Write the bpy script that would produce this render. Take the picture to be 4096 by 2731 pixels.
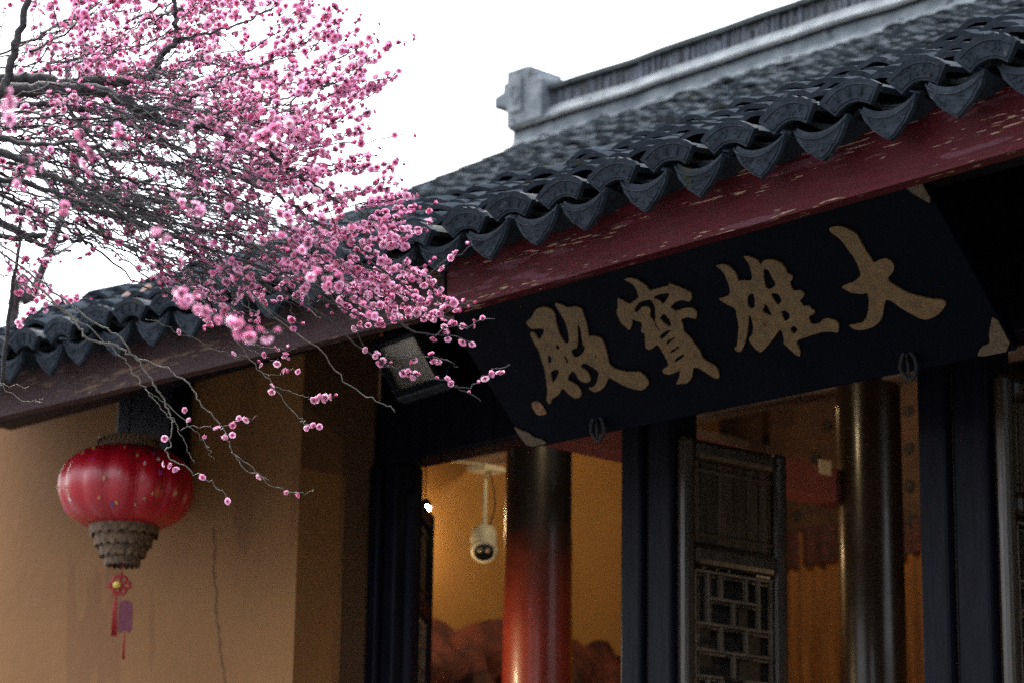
import bpy, math, random
import numpy as np
from mathutils import Vector, Matrix, Euler

for o in list(bpy.data.objects):
    bpy.data.objects.remove(o)
SC = bpy.context.scene
COL = SC.collection
RNG = random.Random(7)
NR = np.random.default_rng(11)

# ------------------------------------------------------------------ camera
IW, IH, FP = 4096.0, 2731.0, 10500.0
YAW, PIT, ROL = math.radians(46.5), math.radians(14.35), math.radians(.87)
CAM = np.array([0, 0, 1.6])
cf = np.array([-math.sin(YAW)*math.cos(PIT), math.cos(YAW)*math.cos(PIT), math.sin(PIT)])
cr = np.array([math.cos(YAW), math.sin(YAW), 0.0])
cu = np.cross(cr, cf)
cr, cu = cr*math.cos(ROL)+cu*math.sin(ROL), -cr*math.sin(ROL)+cu*math.cos(ROL)
cam = bpy.data.cameras.new('camera')
cam_o = bpy.data.objects.new('camera', cam); COL.objects.link(cam_o)
cam_o.matrix_world = Matrix(((cr[0], cu[0], -cf[0], CAM[0]), (cr[1], cu[1], -cf[1], CAM[1]),
                             (cr[2], cu[2], -cf[2], CAM[2]), (0, 0, 0, 1)))
cam.sensor_width = 36; cam.lens = FP/IW*36
cam.clip_start = .1; cam.clip_end = 2000
cam.dof.use_dof = True; cam.dof.focus_distance = 6.95; cam.dof.aperture_fstop = 3.6
SC.camera = cam_o
SC.render.resolution_x, SC.render.resolution_y = 1024, 682

# ------------------------------------------------------------------ sky, sun, exposure
SUN_EL, SUN_DIR = math.radians(62), Vector((-.92, .12, 0)).normalized()
w = bpy.data.worlds.new('World'); SC.world = w; w.use_nodes = True
wn = w.node_tree.nodes; wl = w.node_tree.links; wn.clear()
sky = wn.new('ShaderNodeTexSky'); sky.sky_type = 'NISHITA'; sky.sun_disc = False
sky.sun_elevation = SUN_EL; sky.sun_rotation = math.atan2(SUN_DIR.x, SUN_DIR.y)
sky.air_density = 1.0; sky.dust_density = 5.0; sky.ozone_density = 1.0
hs = wn.new('ShaderNodeHueSaturation'); hs.inputs['Saturation'].default_value = .42
bg = wn.new('ShaderNodeBackground'); bg.inputs['Strength'].default_value = .15
wo = wn.new('ShaderNodeOutputWorld')
wl.new(sky.outputs[0], hs.inputs['Color']); wl.new(hs.outputs[0], bg.inputs[0]); wl.new(bg.outputs[0], wo.inputs[0])
sun = bpy.data.lights.new('sun', 'SUN'); sun.energy = .6; sun.angle = math.radians(60); sun.color = (1, .96, .92)
sun_o = bpy.data.objects.new('sun', sun); COL.objects.link(sun_o)
d = Vector((SUN_DIR.x*math.cos(SUN_EL), SUN_DIR.y*math.cos(SUN_EL), math.sin(SUN_EL)))
sun_o.rotation_euler = d.to_track_quat('Z', 'Y').to_euler(); sun_o.location = (-3, -4, 9)
vs = SC.view_settings
SC.display_settings.display_device = 'sRGB'
vs.view_transform = 'Standard'; vs.look = 'None'; vs.gamma = 1; vs.exposure = 2.3; vs.use_curve_mapping = False
SC.cycles.use_denoising = False
SC.cycles.max_bounces = 8; SC.cycles.diffuse_bounces = 4; SC.cycles.transparent_max_bounces = 8
SC.cycles.sample_clamp_indirect = .6; SC.cycles.sample_clamp_direct = 0; SC.cycles.caustics_reflective = False; SC.cycles.caustics_refractive = False; SC.cycles.blur_glossy = 1.5

# ------------------------------------------------------------------ survey helpers (photo point -> place on a real plane)
def ray(x, y): return cf + (x-IW/2)/FP*cr - (y-IH/2)/FP*cu
def atY(x, y, Y): r = ray(x, y); return CAM + r*(Y/r[1])
def atX(x, y, X): r = ray(x, y); return CAM + r*(X/r[0])
def atD(x, y, t): return CAM + ray(x, y)*t
def proj(P):
    q = np.asarray(P, float)-CAM; z = q@cf
    return IW/2+FP*(q@cr)/z, IH/2-FP*(q@cu)/z, z

# ------------------------------------------------------------------ materials
MAT = {}
def mat(name, color, rough=.6, color2=None, scale=8, mixpos=(.35, .65), bump=0, bscale=40, stretch=(1, 1, 1), spec=.5,
        coat=0, obj_rand=0, attr=None, detail=6, chips=None, metal=0, sheen=0, sub=None):
    m = bpy.data.materials.new(name); m.use_nodes = True; MAT[name] = m
    nt = m.node_tree; n = nt.nodes; l = nt.links
    b = n['Principled BSDF']
    b.inputs['Roughness'].default_value = rough; b.inputs['Specular IOR Level'].default_value = spec
    b.inputs['Metallic'].default_value = metal
    if coat: b.inputs['Coat Weight'].default_value = coat; b.inputs['Coat Roughness'].default_value = .12
    tc = n.new('ShaderNodeTexCoord'); mp = n.new('ShaderNodeMapping'); mp.inputs['Scale'].default_value = stretch
    geo = n.new('ShaderNodeNewGeometry')
    l.new(geo.outputs['Position'], mp.inputs['Vector'])
    def noise(sc, det=detail, src=mp):
        t = n.new('ShaderNodeTexNoise'); t.inputs['Scale'].default_value = sc; t.inputs['Detail'].default_value = det
        l.new(src.outputs[0], t.inputs['Vector']); return t
    def ramp(fac, p0, p1, c0, c1):
        r = n.new('ShaderNodeValToRGB'); r.color_ramp.elements[0].position = p0; r.color_ramp.elements[1].position = p1
        r.color_ramp.elements[0].color = (*c0, 1); r.color_ramp.elements[1].color = (*c1, 1); l.new(fac, r.inputs[0]); return r.outputs[0]
    col = None
    if color2 is not None:
        col = ramp(noise(scale).outputs['Fac'], mixpos[0], mixpos[1], color, color2)
    else:
        rgb = n.new('ShaderNodeRGB'); rgb.outputs[0].default_value = (*color, 1); col = rgb.outputs[0]
    if attr:
        a = n.new('ShaderNodeAttribute'); a.attribute_name = attr
        mx = n.new('ShaderNodeMix'); mx.data_type = 'RGBA'; mx.blend_type = 'MULTIPLY'; mx.inputs[0].default_value = 1
        l.new(col, mx.inputs[6]); l.new(a.outputs['Color'], mx.inputs[7]); col = mx.outputs[2]
    if obj_rand:
        oi = n.new('ShaderNodeObjectInfo')
        mr = n.new('ShaderNodeMapRange'); mr.inputs[3].default_value = 1-obj_rand; mr.inputs[4].default_value = 1+obj_rand
        l.new(oi.outputs['Random'], mr.inputs[0])
        hv = n.new('ShaderNodeHueSaturation'); l.new(mr.outputs[0], hv.inputs['Value']); l.new(col, hv.inputs['Color']); col = hv.outputs[0]
    if chips:      # flaked paint: (colour, noise scale, stretch, threshold)
        for cc, cs, cst, th, *lf in chips:
            m2 = n.new('ShaderNodeMapping'); m2.inputs['Scale'].default_value = cst; l.new(geo.outputs['Position'], m2.inputs['Vector'])
            fs = noise(cs, 8, m2).outputs['Fac']
            if lf:          # flakes gather in patches
                ma = n.new('ShaderNodeMath'); ma.operation = 'MULTIPLY_ADD'; ma.inputs[1].default_value = lf[1]
                l.new(noise(lf[0], 3, m2).outputs['Fac'], ma.inputs[0]); l.new(fs, ma.inputs[2])
                mm = n.new('ShaderNodeMath'); mm.operation = 'MULTIPLY'; mm.inputs[1].default_value = .6; l.new(ma.outputs[0], mm.inputs[0]); fs = mm.outputs[0]
            f = ramp(fs, th, th+.012, (0, 0, 0), (1, 1, 1))
            mx = n.new('ShaderNodeMix'); mx.data_type = 'RGBA'; l.new(f, mx.inputs[0]); l.new(col, mx.inputs[6])
            mx.inputs[7].default_value = (*cc, 1); col = mx.outputs[2]
    l.new(col, b.inputs['Base Color'])
    if bump:
        bp = n.new('ShaderNodeBump'); bp.inputs['Strength'].default_value = bump; bp.inputs['Distance'].default_value = .01
        l.new(noise(bscale, 8).outputs['Fac'], bp.inputs['Height']); l.new(bp.outputs[0], b.inputs['Normal'])
    if rough < .9:
        mr = n.new('ShaderNodeMapRange'); mr.inputs[3].default_value = max(.05, rough-.1); mr.inputs[4].default_value = min(1, rough+.14)
        l.new(noise(scale*2.3).outputs['Fac'], mr.inputs[0]); l.new(mr.outputs[0], b.inputs['Roughness'])
    return m
def emit(name, color, strength):
    m = bpy.data.materials.new(name); m.use_nodes = True; MAT[name] = m
    b = m.node_tree.nodes['Principled BSDF']; b.inputs['Base Color'].default_value = (*color, 1)
    b.inputs['Emission Color'].default_value = (*color, 1); b.inputs['Emission Strength'].default_value = strength
    return m

mat('tile', (.017, .0225, .030), .58, (.034, .043, .054), 26, (.3, .75), spec=.03, bump=.3, bscale=90, obj_rand=.14,
    chips=[((.060, .068, .070), 30, (1, 1, 1), .69), ((.030, .034, .022), 9, (1, 1, 1), .66)])
mat('tile_cover', (.020, .026, .033), .95, (.038, .046, .056), 26, (.3, .75), spec=0, bump=.3, bscale=90, obj_rand=.14,
    chips=[((.062, .070, .074), 30, (1, 1, 1), .69), ((.030, .034, .022), 9, (1, 1, 1), .66)])
mat('tile_field', (.032, .039, .046), .95, (.052, .061, .069), 14, (.3, .72), spec=0, bump=.7, bscale=70, attr='tint',
    chips=[((.066, .074, .080), 34, (1, 1, 1), .70), ((.03, .035, .026), 5, (1, 1, 1), .64)])
mat('mortar', (.085, .105, .122), .8, (.185, .21, .225), 9, (.35, .65), bump=.6, bscale=40,
    chips=[((.36, .33, .31), 7, (1, 1, 1), .68), ((.03, .037, .043), 12, (1, 1, 1), .66)])
mat('ridge_tile', (.020, .027, .040), .6, (.055, .065, .085), 20, bump=.6, bscale=60, obj_rand=.5)
mat('ridge_dark', (.025, .032, .034), .7, (.06, .07, .07), 12, bump=.5)
mat('fascia', (.048, .0062, .009), .55, (.078, .010, .014), 9, (.3, .7), bump=.3, bscale=26, stretch=(.9, 6, 10), spec=.12,
    chips=[((.34, .24, .16), 12, (1.2, 6, 15), .634, 1.1, .8), ((.10, .032, .045), 3.5, (1.2, 5, 9), .62), ((.022, .008, .013), 20, (.5, 9, 9), .70)])
mat('fascia_old', (.022, .007, .010), .65, (.036, .013, .015), 7, (.3, .7), spec=.25, bump=.5, bscale=26, stretch=(.9, 6, 10),
    chips=[((.12, .07, .045), 9, (1.2, 6, 12), .622, 1.0, .8), ((.02, .009, .013), 9, (.7, 9, 9), .63)])
mat('dark_timber', (.0026, .0032, .0072), .42, (.0060, .0060, .0120), 5, spec=.08, bump=.12, bscale=30, stretch=(6, 6, .6))
mat('navy_paint', (.0016, .0028, .0064), .5, (.0030, .0046, .0100), 3, spec=.04, bump=.08, bscale=60)
mat('lattice_wood', (.060, .048, .036), .35, (.13, .105, .078), 9, (.3, .7))
mat('door_timber', (.018, .013, .010), .28, (.046, .033, .022), 6, (.3, .75), spec=.6, bump=.08, bscale=26, stretch=(5, 5, .5),
    chips=[((.07, .05, .06), 12, (3, 3, .8), .72)])
mat('door_panel', (.026, .019, .013), .45, (.066, .049, .033), 7, (.3, .7), spec=.2, bump=.4, bscale=24, stretch=(7, 7, .6), obj_rand=.3)
mat('door_backing', (.006, .005, .005), .7, (.030, .022, .015), 9, (.42, .58), stretch=(4, 4, 9))
mat('ochre', (.180, .079, .020), .9, (.220, .099, .028), 2.2, (.3, .7), bump=.22, bscale=18,
    chips=[((.172, .071, .020), 1.6, (2.2, 2.2, .5), .60), ((.225, .100, .032), 5, (1, 1, 1.6), .69), ((.150, .062, .018), 7, (3, 3, .35), .70)])
mat('ochre_inner', (.30, .150, .040), .85, (.35, .175, .05), 2.5, bump=.12)
mat('wall_brown', (.095, .041, .014), .85, (.120, .053, .019), 4, bump=.15)  # darker brown for the inner strip and head of the return wall
mat('crack', (.10, .05, .025), .95)
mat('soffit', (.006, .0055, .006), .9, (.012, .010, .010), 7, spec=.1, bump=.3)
mat('gold', (.125, .074, .027), .5, (.215, .134, .052), 30, (.3, .7), bump=.35, bscale=120, metal=.0)
mat('gold_dull', (.085, .058, .034), .6, (.13, .09, .052), 50, bump=.3, bscale=90)
mat('seal_gold', (.30, .17, .085), .6, (.10, .05, .03), 90, (.5, .56))
mat('lacquer_brown', (.013, .008, .0065), .30, (.024, .014, .010), 5, spec=.5, coat=.3)
mat('lacquer_red', (.19, .022, .015), .36, (.24, .034, .022), 4, spec=.5, coat=.2)
mat('lacquer_black', (.008, .008, .011), .20, (.014, .013, .016), 5, spec=.6, coat=.5)
mat('beam_red', (.22, .055, .05), .6, (.28, .075, .065), 5, bump=.1)
mat('beam_grey', (.10, .075, .075), .7, (.15, .11, .105), 8, bump=.15)
mat('relief', (.040, .010, .009), .75, (.15, .032, .022), 9, bump=.5, bscale=22)
mat('cloth_orange', (.24, .100, .024), .85, (.11, .042, .014), 5, (.3, .7), stretch=(6, 6, .5))
mat('cloth_dark', (.055, .026, .016), .85, (.030, .014, .012), 8)
mat('cloth_red', (.060, .012, .016), .85, (.022, .008, .010), 30, (.4, .6))
mat('cloth_spot', (.012, .012, .013), .9)
mat('paper', (.7, .58, .38), .8)
mat('cream_plastic', (.84, .78, .58), .4, (.86, .81, .62), 8)
mat('black_glass', (.008, .009, .010), .08)
mat('grey_plastic', (.30, .26, .20), .5)
mat('lamp_frame', (.010, .013, .020), .5, (.018, .022, .03), 20, bump=.1)
mat('rest_iron', (.006, .007, .010), .7)
mat('lamp_glass', (.20, .185, .17), .16, (.26, .24, .22), 6, spec=.6)
mat('reflector', (.75, .69, .62), .3, (.84, .78, .70), 9)
mat('lantern_silk', (.36, .003, .014), .32, (.44, .006, .020), 6, spec=.7, bump=.25, bscale=22, stretch=(3, 3, .5))
mat('lantern_rib', (.36, .004, .01), .5)
mat('lantern_collar', (.17, .105, .05), .5, (.25, .16, .08), 30)
mat('lantern_fringe', (.045, .024, .012), .7, (.16, .092, .044), 60, bump=.4)
mat('confetti_gold', (.55, .34, .14), .4); mat('confetti_violet', (.45, .04, .35), .3); mat('confetti_blue', (.08, .12, .5), .3)
mat('confetti_white', (.85, .7, .7), .3)
mat('tassel_red', (.33, .012, .018), .6); mat('tag_violet', (.11, .006, .022), .5, (.15, .016, .04), 60); mat('knot_gold', (.7, .5, .08), .4)
mat('pole_grey', (.35, .31, .28), .35); mat('ribbon_yellow', (.55, .27, .02), .7)
mat('dry_leaf', (.085, .022, .010), .8, (.05, .012, .007), 40)
mat('paving', (.065, .064, .060), .85, (.095, .092, .088), 1.5, bump=.2, bscale=20)
mat('bark', (.018, .016, .017), .8, (.058, .054, .054), 30, (.35, .7), bump=.7, bscale=120)
mat('bark_dark', (.014, .012, .013), .7, (.045, .042, .042), 18, (.35, .65), bump=.3, bscale=150)
mat('bark_young', (.13, .125, .095), .55, (.24, .235, .20), 18, (.35, .65), bump=.3, bscale=150)
mat('calyx', (.11, .02, .025), .6)
mat('stamen', (.75, .52, .22), .6)
emit('bulb', (1, .82, .5), 30)
# petals: colour from the flower's own gradient (deep throat, pale rim), thin and translucent
m = bpy.data.materials.new('petal'); MAT['petal'] = m; m.use_nodes = True
n, l = m.node_tree.nodes, m.node_tree.links; b = n['Principled BSDF']; b.inputs['Roughness'].default_value = .6
b.inputs['Specular IOR Level'].default_value = .25
at = n.new('ShaderNodeAttribute'); at.attribute_name = 'tint'; l.new(at.outputs['Color'], b.inputs['Base Color'])
tr = n.new('ShaderNodeBsdfTranslucent'); l.new(at.outputs['Color'], tr.inputs['Color'])
mx = n.new('ShaderNodeMixShader'); mx.inputs[0].default_value = .5
l.new(b.outputs[0], mx.inputs[1]); l.new(tr.outputs[0], mx.inputs[2]); l.new(mx.outputs[0], n['Material Output'].inputs[0])

# ------------------------------------------------------------------ mesh helpers
WLOC = {}
class MB:
    def __init__(s): s.v = []; s.f = []; s.mi = []; s.sm = []; s.cm = 0; s.smooth = False; s.ms = []
    def use(s, mname):
        if mname not in s.ms: s.ms.append(mname)
        s.cm = s.ms.index(mname); return s
    def face(s, *idx): s.f.append(idx); s.mi.append(s.cm); s.sm.append(s.smooth)
    def obox(s, o, a, b, c):
        o, a, b, c = map(np.asarray, (o, a, b, c)); k = len(s.v)
        for p in (o, o+a, o+a+b, o+b, o+c, o+a+c, o+a+b+c, o+b+c): s.v.append(p)
        if np.dot(np.cross(a, b), c) > 0: fs = ((3, 2, 1, 0), (4, 5, 6, 7), (0, 1, 5, 4), (1, 2, 6, 5), (2, 3, 7, 6), (3, 0, 4, 7))
        else: fs = ((0, 1, 2, 3), (7, 6, 5, 4), (4, 5, 1, 0), (5, 6, 2, 1), (6, 7, 3, 2), (7, 4, 0, 3))
        for f in fs: s.face(*[k+i for i in f])
        return s
    def box(s, x0, x1, y0, y1, z0, z1): return s.obox((x0, y0, z0), (x1-x0, 0, 0), (0, y1-y0, 0), (0, 0, z1-z0))
    def tube(s, pts, rad, n=6, cap=True):
        pts = [np.asarray(p, float) for p in pts]; m = len(pts)
        if not hasattr(rad, '__len__'): rad = [rad]*m
        k = len(s.v); sm = s.smooth; s.smooth = True
        t0 = pts[1]-pts[0]; ref = np.array([0, 0, 1.]) if abs(t0[2]) < .9*np.linalg.norm(t0) else np.array([1., 0, 0])
        for i in range(m):
            t = pts[min(i+1, m-1)]-pts[max(i-1, 0)]; t = t/(np.linalg.norm(t)+1e-12)
            a = np.cross(ref, t); a /= np.linalg.norm(a)+1e-12; b = np.cross(t, a); ref = b
            ref = np.cross(t, a)
            for j in range(n):
                th = 2*math.pi*j/n; s.v.append(pts[i]+rad[i]*(math.cos(th)*a+math.sin(th)*b))
            ref = np.cross(t, a) if abs(np.dot(t, np.cross(t, a))) < .9 else ref
        for i in range(m-1):
            for j in range(n):
                j2 = (j+1) % n; s.face(k+i*n+j, k+i*n+j2, k+(i+1)*n+j2, k+(i+1)*n+j)
        if cap:
            s.face(*[k+j for j in range(n)][::-1]); s.face(*[k+(m-1)*n+j for j in range(n)])
        s.smooth = sm; return s
    def lathe(s, prof, n=24, c=(0, 0, 0), lobes=0, amp=0):
        k = len(s.v); m = len(prof); c = np.asarray(c)
        for r, z in prof:
            for j in range(n):
                th = 2*math.pi*j/n; rr = r*(1-amp*abs(math.sin(lobes*th/2))**.5*0+amp*(abs(math.sin(lobes*th/2))-1)) if lobes else r
                s.v.append(c+np.array([rr*math.cos(th), rr*math.sin(th), z]))
        for i in range(m-1):
            for j in range(n):
                j2 = (j+1) % n; s.face(k+i*n+j, k+i*n+j2, k+(i+1)*n+j2, k+(i+1)*n+j)
        return s
    def grid(s, P):                       # P[i][j] points
        k = len(s.v); a, b = len(P), len(P[0])
        for row in P:
            for p in row: s.v.append(np.asarray(p, float))
        for i in range(a-1):
            for j in range(b-1): s.face(k+i*b+j, k+(i+1)*b+j, k+(i+1)*b+j+1, k+i*b+j+1)
        return s
    def mesh(s, name, mname=None, org=(0, 0, 0)):
        me = bpy.data.meshes.new(name); o = np.asarray(org)
        me.from_pydata([tuple(np.asarray(v)-o) for v in s.v], [], s.f)
        names = s.ms or [mname]
        for nm in names: me.materials.append(MAT[nm])
        if len(names) > 1: me.polygons.foreach_set('material_index', s.mi)
        me.polygons.foreach_set('use_smooth', s.sm); me.update(); return me
    def build(s, name, mname=None, parent=None, bevel=0, origin=None):
        V = np.array([np.asarray(v, float) for v in s.v]); org = (V.min(0)+V.max(0))/2
        org[2] = V[:, 2].min()
        if origin is not None: org = np.asarray(origin, float)
        return place(name, s.mesh(name, mname, org), org, parent, bevel=bevel)
def place(name, me, loc, parent=None, rot=None, scale=None, bevel=0):
    o = bpy.data.objects.new(name, me); COL.objects.link(o)
    loc = np.asarray(loc, float); WLOC[o.name] = loc
    if parent is not None: o.parent = parent; o.location = loc-WLOC[parent.name]
    else: o.location = loc
    if rot is not None: o.rotation_euler = rot
    if scale is not None: o.scale = scale
    if bevel:
        bm_ = o.modifiers.new('bevel', 'BEVEL'); bm_.width = bevel; bm_.segments = 2; bm_.limit_method = 'ANGLE'
    return o
def thing(name, loc, label=None, cat=None, parent=None, group=None, kind=None):
    o = place(name, None, loc, parent); o.empty_display_size = .1
    return tag(o, label, cat, group, kind)
def tag(o, label=None, cat=None, group=None, kind=None):
    if label: o['label'] = label
    if cat: o['category'] = cat
    if group: o['group'] = group
    if kind: o['kind'] = kind
    return o
def spline(pts, n=6):
    P = [np.asarray(p, float) for p in pts]; out = []
    for i in range(len(P)-1):
        p0, p1, p2, p3 = P[max(i-1, 0)], P[i], P[i+1], P[min(i+2, len(P)-1)]
        for k in range(n):
            t = k/n
            out.append(.5*((2*p1)+(-p0+p2)*t+(2*p0-5*p1+4*p2-p3)*t*t+(-p0+3*p1-3*p2+p3)*t**3))
    out.append(P[-1]); return out

# ================================================================== THE SETTING
g = MB(); g.box(-300, 300, -300, 300, -.3, 0)
tag(g.build('ground', 'paving'), 'pale stone courtyard paving in front of the hall', 'paving', kind='structure')

# ================================================================== THE HALL
X0, X1 = -9.5, 3.0                 # gable end, far right end
Y_EAVE, Y_RIDGE = 4.9, 9.12
Y_WALL, Y_DOOR = 6.0, 6.35
hall = thing('temple_hall', (-3.3, 9.1, 0), 'old temple hall with grey tiled roof, ochre wall and dark open lattice doors', 'temple')
def sag(X):                        # the old eave sinks towards the joint of its two boards
    return (-5.55-X)*.0205 if X < -5.55 else (X+5.55)*.0145
def zroof(Y, X=-5.55):
    dd = Y-Y_EAVE; return 3.772+.47*dd+.0134*dd*dd+sag(X)*max(0, 1-dd/4)
def sroof(Y): return math.atan(.47+.0268*(Y-Y_EAVE))

# ---- roof deck (front and rear slope) with its underside
dk = MB()
Ys = np.linspace(5.0, Y_RIDGE, 14); Xs = np.linspace(X0+.02, X1, 14)
top = [[(x, y, zroof(y, x)-.045) for x in Xs] for y in Ys]; bot = [[(x, y, zroof(y, x)-.10) for x in Xs] for y in Ys]
dk.grid([r[::-1] for r in top]); dk.grid(bot)
zr = zroof(Y_RIDGE)
back = [(y, zr-.045-(y-Y_RIDGE)*.52) for y in (Y_RIDGE, 11, 13.6)]
dk.grid([[(x, y, z) for x in (X1, X0)] for y, z in back]); dk.grid([[(x, y, z-.055) for x in (X0, X1)] for y, z in back])
for xe in (X0+.02, X1):
    pts = [(xe, y, zroof(y, xe)-.045) for y in Ys]+[(xe, y, z) for y, z in back[1:]]
    low = [(p[0], p[1], p[2]-.055) for p in pts]; dk.grid([pts, low])
dk.grid([[(x, 5.0, zroof(5.0, x)-.045) for x in Xs], [(x, 5.0, zroof(5.0, x)-.10) for x in Xs]])
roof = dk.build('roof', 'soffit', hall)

# ---- tiles
def arch_pts(R, half, n, y, flip=1, wob=0, rng=None):
    out = []
    for i in range(n+1):
        a = -half+2*half*i/n; rr = R+(rng.uniform(-wob, wob) if wob else 0)
        out.append((rr*math.sin(a), y, flip*(rr*math.cos(a)-R)))
    return out
def arch(mb, R, th, half, L, y0=0, flip=1, n=8, wob=0, rng=None):
    o0 = arch_pts(R, half, n, y0, flip, wob, rng); o1 = arch_pts(R, half, n, y0+L, flip)
    i0 = [(x*(R-th)/R, y, z-flip*th*math.cos(math.asin(max(-1, min(1, x/R))))) for x, y, z in o0]
    i1 = [(x*(R-th)/R, y, z-flip*th*math.cos(math.asin(max(-1, min(1, x/R))))) for x, y, z in o1]
    fl = (lambda P: P) if flip > 0 else (lambda P: P[::-1])
    mb.smooth = True; mb.grid(fl([o0, o1])[::-1]); mb.grid(fl([i0, i1]))
    mb.smooth = False; mb.grid(fl([o0, i0])); mb.grid(fl([o1, i1])[::-1])
    mb.obox  # sides
    k = len(mb.v)
    for e in (0, -1):
        for p in (o0[e], o1[e], i1[e], i0[e]): mb.v.append(np.array(p))
    mb.face(k, k+1, k+2, k+3); mb.face(k+7, k+6, k+5, k+4)
RC, HC = .134, math.radians(42.5)
def cover_mesh(seed):
    rg = random.Random(seed); mb = MB(); arch(mb, .122, .014, math.radians(46), .17, 0, 1, 8, .0022, rg); return mb.mesh('cover_tile', 'tile_cover')
def ring2d(cx, cy, rx, ry, n=10): return [(cx+rx*math.cos(2*math.pi*i/n), cy+ry*math.sin(2*math.pi*i/n)) for i in range(n)]
def cap_mesh(seed, kind):
    rg = random.Random(100+seed); mb = MB(); n = 14
    arch(mb, RC, .016, HC, .19, 0, 1, 10, .001, rg)
    r0 = RC-.054
    def pp(a, r, y): return (r*math.sin(a), y+ (RC-r)*.12, r*math.cos(a)-RC)
    A = [-HC+2*HC*i/n for i in range(n+1)]
    out = [RC+.004+(.0045*abs(math.sin(i*1.57)) if kind == 1 else rg.uniform(-.001, .0015)) for i in range(n+1)]
    F = [pp(a, r, -.012) for a, r in zip(A, out)]; Fi = [pp(a, r0+rg.uniform(-.001, .001), -.012) for a in A]
    Bo = [pp(a, r, .006) for a, r in zip(A, out)]; Bi = [pp(a, r0, .006) for a in A]
    mb.grid([F, Fi]); mb.grid([Bo, Bi][::-1]); mb.grid([F, Bo][::-1]); mb.grid([Fi, Bi])
    k = len(mb.v)
    for e in (0, -1):
        for q in (F, Bo, Bi, Fi): mb.v.append(np.array(q[e]))
    mb.face(k, k+1, k+2, k+3); mb.face(k+7, k+6, k+5, k+4)
    # raised border and figures
    for rr in (RC-.010, r0+.008): mb.tube([pp(a*.90, rr, -.0125) for a in A], .0020, 4)
    for sg in (-1, 1): mb.tube([pp(sg*HC*.90, RC-.010, -.0125), pp(sg*HC*.90, r0+.008, -.0125)], .0018, 4)
    rm = (RC+r0)/2
    if kind == 0:                   # three oval medallions with bars
        for a0 in (-.36, 0, .36):
            mb.tube([pp(a0+.135*math.cos(q), rm+.016*math.sin(q), -.0115) for q in np.linspace(0, 6.283, 11)], .0012, 4, False)
            for h in (-.008, -.003, .003, .008): mb.tube([pp(a0-.07, rm+h, -.0135), pp(a0+.07, rm+h, -.0125)], .0009, 4)
            mb.tube([pp(a0, rm-.013, -.0135), pp(a0, rm+.013, -.0135)], .0013, 4)
    else:                           # seal-script strokes
        for a0 in np.linspace(-.45, .45, 5):
            for _ in range(4):
                a1 = a0+rg.uniform(-.07, .07); r1 = rm+rg.uniform(-.014, .014)
                mb.tube([pp(a1, r1, -.0135), pp(a1+rg.choice((-.07, 0, .07)), r1+rg.uniform(-.012, .012), -.0122)], .0011, 4)
    return mb.mesh('cap_tile', 'tile')
def drip_mesh(seed):
    rg = random.Random(200+seed); mb = MB(); R = .144
    arch(mb, R, .013, math.radians(37.6), .17, .004, -1, 10)
    n = 14; hw = .088
    def zb(x):
        q = abs(x)/hw; base = np.interp(q, [0, .30, .62, .85, .97, 1], [-.096, -.080, -.056, -.030, -.008, .006]); return base+.0018*math.sin(q*16+seed)
    xs = [-hw+2*hw*i/n for i in range(n+1)]
    T = [(x, -.004, R-math.sqrt(R*R-x*x)) for x in xs]; B = [(x, -.004-.20*(R-math.sqrt(R*R-x*x)-z0)-.0, z0) for x in xs for z0 in (zb(x)-.0+0,)]
    off = R-math.sqrt(R*R-hw*hw)      # top corners height above the centre of the sag
    B = [(x, -.004+.10*(off-(off+zb(x))), off+zb(x)) for x in xs]
    M = [tuple((np.array(t)+np.array(b_))/2+np.array((0, .002, 0))) for t, b_ in zip(T, B)]
    th = np.array((0, .014, 0))
    mb.grid([T, M, B]); Tb, Mb_, Bb = ([tuple(np.array(p)+th) for p in q] for q in (T, M, B))
    mb.grid([Tb, Mb_, Bb][::-1]); mb.grid([T, Tb][::-1]); mb.grid([B, Bb])
    ins = lambda Q, s, dz: [(x*s, y-.002, z+dz) for x, y, z in Q]
    mb.tube(ins(B, .90, .006)[1:-1], .0018, 4); mb.tube(ins(T, .9, -.008), .0016, 4)
    for _ in range(13):
        x = rg.uniform(-.05, .05); f = rg.uniform(.28, .75); i = min(range(n+1), key=lambda i: abs(xs[i]-x))
        p = np.array(T[i])*(1-f)+np.array(B[i])*f+np.array((0, -.002, 0))
        mb.tube([p, p+np.array((rg.choice((-.016, .012, .02)), -.001, rg.uniform(-.006, .006)))], .0010, 4)
    return mb.mesh('drip_tile', 'tile')
def pan_mesh():
    mb = MB(); arch(mb, .144, .012, math.radians(37.6), .17, 0, -1, 8); return mb.mesh('pan_tile', 'tile')
tips = [-7.726, -7.496, -7.297, -7.093, -6.88]+[-6.88+(6.88-5.267)/8*i for i in range(1, 8)]+[-5.267, -5.068, -4.88, -4.656, -4.456, -4.24, -4.037, -3.83, -3.614]
while tips[0] > X0+.2: tips.insert(0, tips[0]-.207)
while tips[-1] < -2.2: tips.append(tips[-1]+.21)
caps = [(a+b_)/2 for a, b_ in zip(tips, tips[1:])]
COVERS = [cover_mesh(i) for i in range(5)]; CAPS = [cap_mesh(i, i % 3) for i in range(6)]; DRIPS = [drip_mesh(i) for i in range(5)]; PAN = pan_mesh()
EXPO, DELTA = .072, math.radians(8.5)
def zc(X): return sag(X)
for i, X in enumerate(tips):
    if X < -8.4: continue
    sl = sroof(Y_EAVE)-.16
    place('drip_tile', DRIPS[i % 5], (X, Y_EAVE+RNG.uniform(-.008, .008), 3.742+sag(X)+RNG.uniform(-.004, .004)), roof,
          (sl*.0+RNG.uniform(-.03, .03), RNG.uniform(-.05, .05), RNG.uniform(-.03, .03)))
cap_top = lambda X: 3.849+sag(X)
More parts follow.
